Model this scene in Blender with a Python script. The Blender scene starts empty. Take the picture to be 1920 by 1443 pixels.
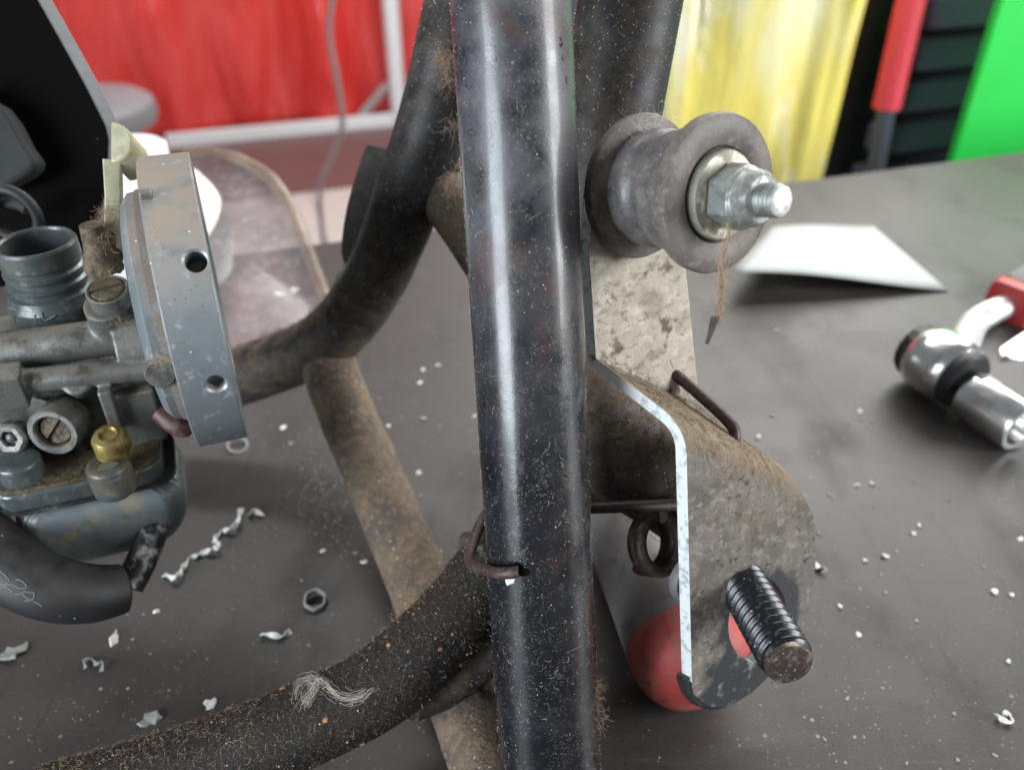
import bpy, bmesh, math, random
from mathutils import Vector, Matrix, noise
from mathutils.bvhtree import BVHTree
random.seed(7)
R_ = random.Random(11)
SC = bpy.context.scene
COL = SC.collection

# ------------------------------------------------------------------ camera
F = 1536.0                      # focal length in photo pixels (1920 wide)
PITCH = math.radians(35.0)
H = 200.0                       # camera height above the bench, mm
RT = Vector((1, 0, 0))
DN = Vector((0, -math.sin(PITCH), -math.cos(PITCH)))
FW = Vector((0, math.cos(PITCH), -math.sin(PITCH)))
CAM = Vector((0, 0, H))
cd = bpy.data.cameras.new('camera')
cd.sensor_width = 36.0
cd.lens = 36.0 * F / 1920.0
cd.clip_start = 0.01
cd.clip_end = 60.0
cd.dof.use_dof = True
cd.dof.focus_distance = 0.182
cd.dof.aperture_fstop = 12.5
cam = bpy.data.objects.new('camera', cd)
COL.objects.link(cam)
cam.location = CAM * 0.001
cam.rotation_euler = (math.radians(90) - PITCH, 0, 0)
SC.camera = cam

# ------------------------------------------------------------------ light
w = bpy.data.worlds.new('World')
SC.world = w
w.use_nodes = True
bg = w.node_tree.nodes['Background']
bg.inputs[0].default_value = (0.86, 0.94, 1.0, 1)
bg.inputs[1].default_value = 0.20

def area(name, loc, target, sx, sy, power, col=(1, 1, 1)):
    l = bpy.data.lights.new(name, 'AREA')
    l.shape = 'RECTANGLE'; l.size = sx; l.size_y = sy
    l.energy = power; l.color = col
    o = bpy.data.objects.new(name, l); COL.objects.link(o)
    o.location = loc
    d = Vector(target) - Vector(loc)
    o.rotation_euler = d.to_track_quat('-Z', 'Y').to_euler()
    return o
area('ceiling_lamp', (0.85, 1.75, 0.95), (0.15, 0.35, 0.0), 1.8, 0.9, 38, (1.0, 0.98, 0.96))
area('window_light', (-0.69, -0.45, 0.30), (0.03, 0.16, 0.10), 0.42, 0.54, 14.0, (0.85, 0.93, 1.0))
area('ceiling_lamp', (0.1, 1.75, 1.9), (0.0, 3.0, -0.4), 2.2, 0.6, 80, (1.0, 0.98, 0.96))
area('window_light', (1.5, -0.1, 0.55), (0.2, 0.45, 0.05), 0.6, 0.8, 34, (0.95, 0.98, 1.0))
SC.view_settings.view_transform = 'Standard'
SC.view_settings.look = 'None'
SC.view_settings.exposure = 0.0
SC.view_settings.gamma = 1.0

# ------------------------------------------------------------------ space helpers (mm)
def cv(x, y, z):                # camera-axes direction -> world
    return RT * x + DN * y + FW * z
def ray(px, py):
    return cv((px - 960.0) / F, (py - 721.5) / F, 1.0)
def P(px, py, d):               # the point at depth d (mm) along a photo ray
    return CAM + ray(px, py) * d
def G(px, py, z=0.0):           # where a photo ray meets a level plane
    r = ray(px, py)
    return CAM + r * ((z - H) / r.z)
def V(px, py, y):               # where a photo ray meets an upright plane
    r = ray(px, py)
    return CAM + r * (y / r.y)
EDGE_A, EDGE_B = G(580, 458), G(1920, 284)
E1 = (EDGE_B - EDGE_A); E1.z = 0; E1.normalize()     # along the back edge of the bench
E2 = Vector((-E1.y, E1.x, 0))                        # away from the camera
UP = Vector((0, 0, 1))

def catmull(pts, n=6):
    if len(pts) < 3:
        return [Vector(p) for p in pts]
    q = [pts[0] * 2 - pts[1]] + list(pts) + [pts[-1] * 2 - pts[-2]]
    out = []
    for i in range(1, len(q) - 2):
        a, b, c, d = q[i-1], q[i], q[i+1], q[i+2]
        for k in range(n):
            t = k / n
            out.append(0.5 * ((2*b) + (c-a)*t + (2*a-5*b+4*c-d)*t*t + (3*b-a-3*c+d)*t*t*t))
    out.append(Vector(pts[-1]))
    return out

def basis(axis):
    a = Vector(axis).normalized()
    h = Vector((0, 0, 1)) if abs(a.z) < 0.9 else Vector((1, 0, 0))
    u = a.cross(h).normalized()
    return a, u, a.cross(u)

class Geo:
    def __init__(s):
        s.v = []; s.f = []
    def add(s, vs, fs):
        o = len(s.v)
        s.v += [Vector(p) for p in vs]
        s.f += [tuple(i + o for i in q) for q in fs]
        return s
    def tube(s, pts, rad, seg=24, cap=True, wob=0.0):
        pts = [Vector(p) for p in pts]
        n = len(pts)
        if not hasattr(rad, '__len__'):
            rad = [rad] * n
        elif len(rad) != n:
            rad = [rad[0] + (rad[-1] - rad[0]) * i / (n - 1) for i in range(n)]
        vs = []; fs = []; u = None
        for i, p in enumerate(pts):
            t = (pts[min(i+1, n-1)] - pts[max(i-1, 0)]).normalized()
            if u is None:
                _, u, _ = basis(t)
            u = (u - t * u.dot(t)).normalized()
            vv = t.cross(u)
            for k in range(seg):
                a = 2 * math.pi * k / seg
                d = u * math.cos(a) + vv * math.sin(a)
                r = rad[i]
                if wob:
                    r += wob * noise.noise((p + d * r) * 0.12)
                vs.append(p + d * r)
        for i in range(n - 1):
            for k in range(seg):
                fs.append((i*seg+k, i*seg+(k+1) % seg, (i+1)*seg+(k+1) % seg, (i+1)*seg+k))
        if cap:
            fs.append(tuple(range(seg-1, -1, -1)))
            fs.append(tuple((n-1)*seg + k for k in range(seg)))
        return s.add(vs, fs)
    def lathe(s, o, axis, prof, seg=40, close=False, sq=1.0, lobes=0, lob=0.0):
        a, u, vv = basis(axis)
        vs = []; fs = []
        n = len(prof)
        for (h, r) in prof:
            for k in range(seg):
                t = 2 * math.pi * k / seg
                rr = r * (1 + lob * math.cos(lobes * t)) if lobes else r
                vs.append(o + a * h + (u * math.cos(t) + vv * math.sin(t) * sq) * rr)
        rng = n if close else n - 1
        for i in range(rng):
            j = (i + 1) % n
            for k in range(seg):
                fs.append((i*seg+k, i*seg+(k+1) % seg, j*seg+(k+1) % seg, j*seg+k))
        if not close:
            fs.append(tuple(range(seg-1, -1, -1)))
            fs.append(tuple((n-1)*seg+k for k in range(seg)))
        return s.add(vs, fs)
    def box(s, c, ax, ay, az):  # half-axes as vectors
        vs = [c + ax*i + ay*j + az*k for i in (-1, 1) for j in (-1, 1) for k in (-1, 1)]
        return s.add(vs, [(0,1,3,2),(4,6,7,5),(0,4,5,1),(2,3,7,6),(0,2,6,4),(1,5,7,3)])
    def prism(s, poly, ext):
        n = len(poly)
        vs = [Vector(p) for p in poly] + [Vector(p) + ext for p in poly]
        fs = [tuple(range(n-1, -1, -1)), tuple(range(n, 2*n))]
        for i in range(n):
            j = (i+1) % n
            fs.append((i, j, n+j, n+i))
        return s.add(vs, fs)
    def thread(s, o, axis, r, pitch, length, depth, seg=32, sub=6):
        a, u, vv = basis(axis)
        nz = int((length / pitch + 1) * sub)
        vs = []; fs = []
        for i in range(nz + 1):
            ph = (i / sub) % 1.0
            tri = 1 - abs(2 * ph - 1)
            dr = depth * max(0, min(1, (tri - 0.10) / 0.74))
            for k in range(seg):
                t = 2 * math.pi * k / seg
                z = (i / sub + k / seg - 1) * pitch
                zc = max(0.0, min(length, z))
                rr = r - dr
                if zc > length - pitch * .7: rr = min(rr, r - depth * (zc - length + pitch * .7) / (pitch * .7))
                vs.append(o + a * zc + (u * math.cos(t) + vv * math.sin(t)) * rr)
        for i in range(nz):
            for k in range(seg - 1):
                fs.append((i*seg+k, i*seg+k+1, (i+1)*seg+k+1, (i+1)*seg+k))
            if i + 1 + sub <= nz:
                fs.append((i*seg+seg-1, (i+sub)*seg, (i+sub+1)*seg, (i+1)*seg+seg-1))
        return s.add(vs, fs)
    def loft(s, rings):
        n = len(rings[0]); vs = []; fs = []
        for r in rings: vs += r
        for i in range(len(rings)-1):
            for k in range(n):
                fs.append((i*n+k, i*n+(k+1) % n, (i+1)*n+(k+1) % n, (i+1)*n+k))
        fs.append(tuple(range(n-1, -1, -1)))
        fs.append(tuple((len(rings)-1)*n+k for k in range(n)))
        return s.add(vs, fs)
    def torus(s, o, axis, R, r, seg=40, ss=12):
        a, u, vv = basis(axis)
        pr = [(r*math.sin(2*math.pi*i/ss), R + r*math.cos(2*math.pi*i/ss)) for i in range(ss)]
        return s.lathe(o, axis, pr, seg, close=True)
    def bvh(s):
        return BVHTree.FromPolygons(s.v, s.f)

# ------------------------------------------------------------------ objects
def tag(o, label=None, cat=None, group=None, kind=None):
    if label: o['label'] = label
    if cat: o['category'] = cat
    if group: o['group'] = group
    if kind: o['kind'] = kind
    return o
def thing(name, loc, label, cat, group=None):
    o = bpy.data.objects.new(name, None)
    o.empty_display_size = 0.01
    COL.objects.link(o)
    o.location = Vector(loc) * 0.001
    return tag(o, label, cat, group)
WLOC = {}
def wloc(o):
    l = Vector(o.location)
    while o.parent:
        o = o.parent; l += o.location
    return l
def obj(name, geo, mat, parent=None, smooth=True, ang=38, bevel=0.0, kind=None, label=None, base=None):
    me = bpy.data.meshes.new(name)
    o = bpy.data.objects.new(name, me)
    if parent is not None:
        org = wloc(parent) * 1000
    else:
        org = Vector(base) if base is not None else Vector((0, 0, 0))
    me.from_pydata([((p - org) * 0.001)[:] for p in geo.v], [], geo.f)
    bm = bmesh.new(); bm.from_mesh(me)
    if kind != 'stuff':
        bmesh.ops.recalc_face_normals(bm, faces=bm.faces)
    bm.to_mesh(me); bm.free()
    me.validate()
    me.materials.append(mat)
    if smooth:
        me.polygons.foreach_set('use_smooth', [True] * len(me.polygons))
        me.set_sharp_from_angle(angle=math.radians(ang))
    COL.objects.link(o)
    if parent is not None:
        o.parent = parent
    else:
        o.location = org * 0.001
    if bevel:
        b = o.modifiers.new('bevel', 'BEVEL')
        b.width = bevel * 0.001; b.segments = 2; b.limit_method = 'ANGLE'; b.angle_limit = math.radians(40)
    if kind: o['kind'] = kind
    if label: o['label'] = label
    return o
def bake(o):                     # apply the modifiers, keep the object
    dg = bpy.context.evaluated_depsgraph_get(); dg.update()
    me = bpy.data.meshes.new_from_object(o.evaluated_get(dg))
    o.modifiers.clear()
    old = o.data; o.data = me
    me.name = old.name
    bpy.data.meshes.remove(old)
    return o
def fuse(o, vox, it=3, ang=60):      # one casting from overlapping solids
    m = o.modifiers.new('r', 'REMESH'); m.mode = 'VOXEL'; m.voxel_size = vox * 0.001; m.use_smooth_shade = True
    if it:
        s = o.modifiers.new('s', 'SMOOTH'); s.factor = 0.5; s.iterations = it
    bake(o)
    o.data.polygons.foreach_set('use_smooth', [True] * len(o.data.polygons))
    return o
def cut(o, geo):
    me = bpy.data.meshes.new('cutter')
    org = wloc(o.parent) * 1000 if o.parent else Vector(o.location) * 1000
    me.from_pydata([((p - org) * 0.001)[:] for p in geo.v], [], geo.f)
    bm = bmesh.new(); bm.from_mesh(me); bmesh.ops.recalc_face_normals(bm, faces=bm.faces); bm.to_mesh(me); bm.free()
    c = bpy.data.objects.new('cutter', me); COL.objects.link(c)
    if o.parent: c.parent = o.parent
    else: c.location = o.location
    b = o.modifiers.new('b', 'BOOLEAN'); b.object = c; b.operation = 'DIFFERENCE'; b.solver = 'EXACT'
    bake(o)
    bpy.data.objects.remove(c); bpy.data.meshes.remove(me)
    return o

# ------------------------------------------------------------------ materials
def N(s, lo, hi, d=5.0, st=(1, 1, 1), off=0.0, ro=0.6):
    return dict(k='noise', s=s, lo=lo, hi=hi, d=d, st=st, off=off, ro=ro)
def SPK(s, r, thin=0.5, off=0.0):
    return dict(k='speck', s=s, r=r, thin=thin, off=off)
def UPF(lo, hi, axis=2): return dict(k='up', lo=lo, hi=hi, axis=axis)
def INV(m): return dict(k='inv', m=m)
def MUL(*m): return dict(k='mul', m=m)
def DST(c, lo, hi, amp): return dict(k='dist', c=tuple(c), lo=lo, hi=hi, amp=amp)
def HGT(lo, hi): return dict(k='z', lo=lo, hi=hi)

def mat(name, base, rough=0.5, metal=0.0, layers=(), bump=(), coat=0.0, spec=0.5, trans=0.0, sss=0.0, alpha=None, emit=None):
    m = bpy.data.materials.new(name); m.use_nodes = True
    nt = m.node_tree; nd = nt.nodes; lk = nt.links
    bs = nd['Principled BSDF']
    tc = nd.new('ShaderNodeTexCoord')
    sc = nd.new('ShaderNodeVectorMath'); sc.operation = 'SCALE'; sc.inputs['Scale'].default_value = 1000.0
    lk.new(tc.outputs['Object'], sc.inputs[0])
    geo = nd.new('ShaderNodeNewGeometry')
    sep = nd.new('ShaderNodeSeparateXYZ'); lk.new(geo.outputs['Normal'], sep.inputs[0])
    def mth(op, a, b=None, clamp=False):
        n = nd.new('ShaderNodeMath'); n.operation = op; n.use_clamp = clamp
        for i, x in enumerate((a, b)):
            if x is None: continue
            if isinstance(x, (int, float)): n.inputs[i].default_value = x
            else: lk.new(x, n.inputs[i])
        return n.outputs[0]
    def mapped(st, off):
        mp = nd.new('ShaderNodeMapping')
        mp.inputs['Scale'].default_value = st
        mp.inputs['Location'].default_value = (off, off * 0.7, -off)
        lk.new(sc.outputs[0], mp.inputs[0])
        return mp.outputs[0]
    def rng(x, lo, hi):
        r = nd.new('ShaderNodeMapRange'); r.clamp = True
        r.inputs[1].default_value = lo; r.inputs[2].default_value = hi
        lk.new(x, r.inputs[0])
        return r.outputs[0]
    def mask(k):
        if k['k'] == 'noise':
            t = nd.new('ShaderNodeTexNoise'); t.inputs['Scale'].default_value = k['s']
            t.inputs['Detail'].default_value = k['d']; t.inputs['Roughness'].default_value = k['ro']
            lk.new(mapped(k['st'], k['off']), t.inputs['Vector'])
            return rng(t.outputs[0], k['lo'], k['hi'])
        if k['k'] == 'speck':
            t = nd.new('ShaderNodeTexVoronoi'); t.inputs['Scale'].default_value = k['s']
            lk.new(mapped((1, 1, 1), k['off']), t.inputs['Vector'])
            sp = nd.new('ShaderNodeSeparateColor'); lk.new(t.outputs['Color'], sp.inputs[0])
            rad = mth('MULTIPLY', sp.outputs[1], k['r'])
            a = mth('LESS_THAN', t.outputs['Distance'], rad)
            b = mth('GREATER_THAN', sp.outputs[0], k['thin'])
            return mth('MULTIPLY', a, b)
        if k['k'] == 'up':
            return rng(sep.outputs[k['axis']], k['lo'], k['hi'])
        if k['k'] == 'z':
            s2 = nd.new('ShaderNodeSeparateXYZ'); lk.new(sc.outputs[0], s2.inputs[0])
            return rng(s2.outputs[2], k['lo'], k['hi'])
        if k['k'] == 'dist':
            d = nd.new('ShaderNodeVectorMath'); d.operation = 'DISTANCE'
            lk.new(sc.outputs[0], d.inputs[0]); d.inputs[1].default_value = k['c']
            t = nd.new('ShaderNodeTexNoise'); t.inputs['Scale'].default_value = .16; t.inputs['Detail'].default_value = 6
            lk.new(sc.outputs[0], t.inputs['Vector'])
            q = mth('ADD', d.outputs['Value'], mth('MULTIPLY', mth('SUBTRACT', t.outputs[0], .5), k['amp'] * 2.0))
            return mth('SUBTRACT', 1.0, rng(q, k['lo'], k['hi']))
        if k['k'] == 'inv':
            return mth('SUBTRACT', 1.0, mask(k['m']))
        r = None
        for q in k['m']:
            x = mask(q)
            r = x if r is None else mth('MULTIPLY', r, x)
        return r
    colv = nd.new('ShaderNodeRGB'); colv.outputs[0].default_value = (*base, 1)
    c = colv.outputs[0]
    rv = nd.new('ShaderNodeValue'); rv.outputs[0].default_value = rough; r = rv.outputs[0]
    mv = nd.new('ShaderNodeValue'); mv.outputs[0].default_value = metal; mt = mv.outputs[0]
    hs = None
    for L in layers:
        mk = mask(L[0])
        amt = L[3] if len(L) > 3 else 1.0
        if amt != 1.0: mk = mth('MULTIPLY', mk, amt)
        mx = nd.new('ShaderNodeMix'); mx.data_type = 'RGBA'
        lk.new(mk, mx.inputs[0]); lk.new(c, mx.inputs[6]); mx.inputs[7].default_value = (*L[1], 1)
        c = mx.outputs[2]
        if L[2] is not None:
            mr = nd.new('ShaderNodeMix'); lk.new(mk, mr.inputs[0]); lk.new(r, mr.inputs[2]); mr.inputs[3].default_value = L[2]
            r = mr.outputs[0]
        if metal > 0 and (len(L) < 5 or L[4] is not None):
            mm = nd.new('ShaderNodeMix'); lk.new(mk, mm.inputs[0]); lk.new(mt, mm.inputs[2]); mm.inputs[3].default_value = L[4] if len(L) > 4 else 0.0
            mt = mm.outputs[0]
    lk.new(c, bs.inputs['Base Color']); lk.new(r, bs.inputs['Roughness']); lk.new(mt, bs.inputs['Metallic'])
    bs.inputs['Specular IOR Level'].default_value = spec
    if coat:
        bs.inputs['Coat Weight'].default_value = coat; bs.inputs['Coat Roughness'].default_value = 0.15
    if trans: bs.inputs['Transmission Weight'].default_value = trans
    if sss:
        bs.inputs['Subsurface Weight'].default_value = sss
        bs.inputs['Subsurface Radius'].default_value = (0.02, 0.015, 0.006)
    if bump:
        nrm = None
        for (s, strength, dist, d, *rest) in bump:
            t = nd.new('ShaderNodeTexNoise'); t.inputs['Scale'].default_value = s
            t.inputs['Detail'].default_value = d; t.inputs['Roughness'].default_value = 0.6
            lk.new(mapped(rest[0] if rest else (1, 1, 1), 3.3), t.inputs['Vector'])
            b = nd.new('ShaderNodeBump'); b.inputs['Strength'].default_value = strength
            b.inputs['Distance'].default_value = dist * 0.001
            lk.new(t.outputs[0], b.inputs['Height'])
            if nrm is not None: lk.new(nrm, b.inputs['Normal'])
            nrm = b.outputs[0]
        lk.new(nrm, bs.inputs['Normal'])
    if alpha is not None:
        bs.inputs['Alpha'].default_value = alpha
    return m

TAN = (0.20, 0.145, 0.095)
DUST = (0.26, 0.22, 0.19)
M = {}
M['bench'] = mat('bench_grey', (0.050, 0.040, 0.035), 0.46, layers=[
    (N(0.010, .40, .62, 5), (0.060, 0.050, 0.046), .42, .8),
    (N(0.022, .50, .66, 7, (1, .55, 1)), (0.025, 0.021, 0.019), .60, .8),
    (N(0.03, .54, .62, 8, (.5, 1, 1), 60), (0.066, 0.060, 0.055), .52, .55),
    (N(0.35, .62, .68, 3, (.05, 1, 1), 12), (0.075, 0.068, 0.062), None, .30),
    (N(0.30, .63, .69, 3, (1, .06, 1), 44), (0.020, 0.018, 0.017), None, .35),
    (N(1.6, .52, .72, 4), (0.019, 0.017, 0.016), None, .75),
    (N(0.7, .60, .72, 3, off=9), (0.10, 0.09, 0.082), None, .35),
    (MUL(SPK(0.42, .26, .78), N(.02, .46, .60, 4, off=3)), (0.34, 0.32, 0.30), .7, .8),
    (MUL(SPK(1.1, .28, .82, 4), N(.03, .42, .58, 4, off=22)), (0.34, 0.32, 0.30), .7, .7),
    (SPK(0.8, .28, .90, 8), (0.008, 0.008, 0.008), .7, .8)],
    bump=[(1.5, .25, .25, 4), (0.2, .12, .4, 3), (.012, .10, 2.0, 3)], spec=.45)
M['edge'] = mat('bench_edge_grey', (0.20, 0.19, 0.185), 0.5, layers=[(N(.1, .4, .7), (0.12, .11, .11), .6)])
BLKL = lambda d, up=.5: [
    (N(0.10, .38, .72, 5), (0.035, 0.038, 0.045), .38, .8),
    (N(0.35, .52, .74, 6, off=5), DUST, .7, .35 * d),
    (MUL(UPF(-.1, .9), N(0.22, .36, .62, 6)), TAN, .8, up * d),
    (N(2.2, .60, .74, 3, off=2), (0.30, .26, .22), .8, .55 * d),
    (SPK(1.5, .34, .70, 1), (0.50, 0.46, 0.40), .8, .8 * d),
    (SPK(0.7, .22, .80, 6), (0.55, 0.52, 0.46), .8, .9 * d)]
M['paint'] = mat('black_painted_steel', (0.007, 0.008, 0.011), 0.19, layers=[
    (N(0.10, .44, .74, 5), (0.022, 0.024, 0.031), .30, .7),
    (MUL(HGT(85, 150), N(.09, .28, .6, 6)), (0.115, 0.115, 0.125), .50, .85),
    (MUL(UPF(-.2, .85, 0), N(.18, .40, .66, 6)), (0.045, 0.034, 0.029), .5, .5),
    (N(0.5, .58, .76, 6, off=5), (0.16, .145, .13), .7, .3),
    (N(0.5, .60, .68, 5, (1, 1, .08), 21), (0.06, .06, .066), .45, .35),
    (MUL(N(.07, .58, .66, 6, off=31), HGT(20, 160)), (0.075, .03, .022), .5, .6),
    (N(.16, .64, .69, 5, off=51), (.004, .004, .005), .2, .9),
    (MUL(N(2.4, .57, .70, 3, off=2), N(.15, .40, .60, 4, off=8)), (0.26, .23, .20), .8, .6),
    (MUL(SPK(1.9, .30, .70, 1), N(.12, .44, .60, 4, off=18)), (0.40, 0.36, 0.31), .8, .4),
    (MUL(SPK(0.9, .13, .86, 6), N(.10, .42, .58, 4, off=28)), (0.60, 0.57, 0.52), .8, .9)], bump=[(0.09, .25, .6, 3), (2.0, .16, .12, 4), (.5, .1, .2, 4)], coat=.25)
M['paint2'] = mat('dusty_black_steel', (0.012, 0.011, 0.012), 0.38, layers=BLKL(1.0, .9), bump=[(0.12, .2, .6, 3), (1.6, .35, .2, 4)])
M['paint3'] = mat('dark_black_steel', (0.009, 0.008, 0.008), 0.55, spec=.32, layers=[(MUL(INV(HGT(45, 100)), N(.22, .32, .58, 6)), (.15, .105, .07), .85, .8)] + BLKL(.42, .9), bump=[(1.6, .2, .15, 4)])
M['tan_tube'] = mat('thickly_dusted_steel', (0.14, 0.10, 0.068), 0.85, layers=[
    (N(0.10, .42, .62, 6), (0.050, 0.043, 0.038), .7, .8),
    (N(0.45, .50, .68, 6, off=3), (0.24, 0.17, 0.105), .9, .75),
    (N(1.6, .55, .70, 4, off=7), (0.33, 0.26, 0.18), .9, .55),
    (SPK(.8, .3, .8), (.5, .46, .4), .9, .7)], bump=[(1.1, .6, .5, 5), (.25, .4, .8, 3)])
M['lower'] = mat('gritty_black_steel', (0.007, 0.0065, 0.0065), 0.55, spec=.28, layers=[
    (N(0.14, .46, .70, 6), (0.014, 0.012, 0.011), .6, .8),
    (N(0.9, .50, .66, 6, off=3), (0.055, 0.041, 0.031), .9, .4),
    (MUL(UPF(.1, .9), N(0.3, .35, .6, 6)), (0.030, .023, .018), .9, .6),
    (N(2.4, .57, .70, 4, off=5), (.24, .19, .15), .9, .55),
    (MUL(SPK(1.3, .30, .75), N(.12, .44, .6, 4, off=9)), (.42, .36, .29), .9, .6)], bump=[(1.3, .6, .4, 5)])
M['stubm'] = mat('dust_matted_black_steel', (0.030, 0.029, 0.033), 0.34, layers=[(N(.12, .42, .62, 6), (0.075, .064, .056), .6, .8), (MUL(UPF(-.1, .8), N(.3, .36, .56, 6)), (0.20, .145, .10), .9, .85), (N(1.8, .57, .68, 4, off=5), (.36, .29, .22), .9, .6)], bump=[(1.3, .5, .35, 5)])
M['weld'] = mat('dusty_weld_bead', (0.03, 0.027, 0.025), .6, layers=[(N(.5, .45, .62, 6), (.12, .09, .065), .85, .8)], bump=[(.9, .6, .4, 5)])
M['plate'] = mat('dirty_cream_plate', (0.66, 0.60, 0.51), 0.5, 0.1, layers=[
    (N(0.06, .50, .66, 6, (1, 1, 1.2)), (0.33, 0.275, 0.22), .75, .85),
    (N(0.25, .54, .68, 7, (1, .35, 1.6), 24), (0.26, 0.21, 0.165), .75, .8),
    (N(0.9, .58, .68, 6, (1, .3, 2.2), 4), (0.14, 0.11, 0.085), .8, .55),
    (N(.10, .57, .63, 8, off=14), (0.085, 0.062, 0.048), .85, .9),
    (N(2.4, .62, .70, 4, off=8), (0.06, 0.05, 0.04), .8, .5),
    (MUL(UPF(.10, .5), N(.3, .25, .5, 6)), (0.20, 0.15, 0.09), .9, .9)],
    bump=[(1.2, .4, .25, 5), (.8, .25, .15, 3, (1, .3, 2))])
M['plate_low'] = mat('grimy_grey_plate', (0.20, 0.172, 0.145), 0.62, 0.25, layers=[
    (N(0.16, .42, .62, 5), (0.11, 0.092, 0.075), .7, .8),
    (N(0.5, .54, .68, 6, off=4), (0.33, 0.30, 0.27), .6, .7),
    (N(1.4, .56, .66, 5, off=8), (0.030, 0.026, 0.024), .7, .85),
    (SPK(.7, .36, .72, 3), (0.03, .025, .022), .7, .8)],
    bump=[(1.2, .55, .3, 5)])
M['worn_black'] = mat('worn_black_paint', (0.028, 0.031, 0.034), 0.42, .2, layers=[
    (N(0.16, .55, .70, 6), (0.26, 0.26, 0.25), .5, .7), (N(1.2, .5, .75, 5, off=3), (.10, .095, .09), .6, .6)], bump=[(.8, .3, .2, 5)])
M['worn_grey'] = mat('worn_grey_steel', (0.20, 0.21, 0.21), 0.5, .4, layers=[(N(.3, .45, .65, 5), (.10, .10, .10), .6, .7)], bump=[(1, .3, .2, 4)])
M['zinc_edge'] = mat('bare_zinc_edge', (0.78, 0.82, 0.83), 0.45, .25, layers=[
    (N(0.5, .50, .62, 5), (0.36, .39, .40), .5, .6, .5), (N(.2, .60, .68, 5, off=4), (.12, .11, .10), .7, .8)], bump=[(1.5, .3, .12, 4)])
M['chip_white'] = mat('scraped_bright_edge', (0.86, 0.87, 0.86), 0.5, .1, layers=[(N(.7, .62, .72, 5), (.5, .5, .48), .6, .7)], bump=[(1.5, .3, .15, 4)])
M['rubber_grey'] = mat('dusty_dark_rubber', (0.088, 0.083, 0.085), 0.36, layers=[
    (N(0.22, .42, .66, 5), (0.20, 0.17, 0.15), .7, .7), (N(1.3, .54, .70, 4, off=3), (.26, .235, .21), .8, .45), (N(.25, .56, .68, 5, off=13), (.05, .047, .045), .6, .7),
    (SPK(1, .25, .9), (.5, .46, .42), .8, .6)], bump=[(.8, .3, .2, 5)])
M['flange'] = mat('dusty_taupe_rubber', (0.155, 0.13, 0.113), 0.58, .1, layers=[
    (N(0.16, .42, .64, 5), (0.070, 0.057, 0.050), .55, .85), (N(.7, .52, .68, 5, off=6), (.30, .26, .225), .75, .5),
    (SPK(1.2, .28, .82), (.05, .05, .05), .8, .7)], bump=[(.9, .35, .2, 5)])
M['steel'] = mat('zinc_plated_steel', (0.38, 0.40, 0.38), 0.44, .65, layers=[
    (N(0.35, .46, .60, 6), (0.13, 0.135, 0.12), .55, .85, .3), (N(1.5, .58, .72, 4, off=3), (.42, .40, .34), .8, .6)], bump=[(1.2, .25, .1, 4)])
M['washer'] = mat('yellowed_zinc_washer', (0.40, 0.385, 0.31), 0.45, .6, layers=[
    (N(.4, .45, .62, 5), (.20, .18, .14), .6, .8), (N(.8, .58, .7, 4, off=4), (.62, .58, .46), .7, .6)], bump=[(1, .3, .12, 4)])
M['bolt_end'] = mat('bare_bolt_end', (0.66, 0.66, 0.62), 0.5, .5, layers=[(N(1.2, .48, .62, 5), (.36, .36, .34), .6, .8)], bump=[(1.6, .4, .15, 4)])
M['stud'] = mat('oiled_black_steel', (0.020, 0.021, 0.025), 0.26, .5, layers=[
    (N(.9, .55, .72, 5), (.13, .115, .10), .6, .6), (SPK(1.4, .3, .85), (.5, .47, .42), .7, .7)], bump=[(2, .2, .08, 4)])
M['stud_tip'] = mat('brown_steel_tip', (0.10, 0.075, 0.062), 0.38, .6, layers=[
    (N(.5, .50, .68, 5), (.28, .24, .21), .4, .7), (N(1.2, .64, .70, 4, off=6), (.6, .56, .5), .5, .8)], bump=[(1.3, .5, .2, 5)])
M['wire'] = mat('rusty_brown_wire', (0.060, 0.040, 0.036), 0.48, .3, layers=[
    (N(.8, .5, .7, 5), (.15, .10, .075), .7, .7), (SPK(1.8, .3, .8), (.5, .45, .4), .8, .6)], bump=[(2, .4, .1, 4)])
GR0 = P(150, 1025, 222)
def GRIME(a=.9): return [(MUL(DST(P(222, 850, 203) - GR0, 3, 13, 9), N(.3, .36, .52, 6, off=7)), (0.115, 0.085, 0.040), .5, a), (MUL(DST(P(205, 520, 200) - GR0, 4, 12, 8), N(.35, .38, .55, 6, off=3)), (0.20, 0.155, 0.095), .85, a)]
CARB = lambda d: [
    (N(0.10, .42, .64, 5), (0.10, 0.115, 0.12), .45, .8, .4),
    (N(1.0, .55, .72, 5, off=5), (.36, .38, .37), .5, .35, .5),
    (MUL(UPF(.15, .85), N(.2, .28, .5, 5)), (0.19, 0.162, 0.125), .8, d),
    (N(.14, .53, .64, 6, off=9), (.060, .050, .032), .7, .85), (N(.5, .58, .70, 5, off=15), (.045, .042, .036), .7, .7),
    (SPK(1.1, .26, .86), (.03, .03, .03), .8, .8)] + GRIME()
M['alloy'] = mat('grey_cast_alloy', (0.245, 0.248, 0.228), 0.31, .55, layers=CARB(.75), bump=[(1.6, .5, .2, 5), (.3, .2, .35, 4)])
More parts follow.
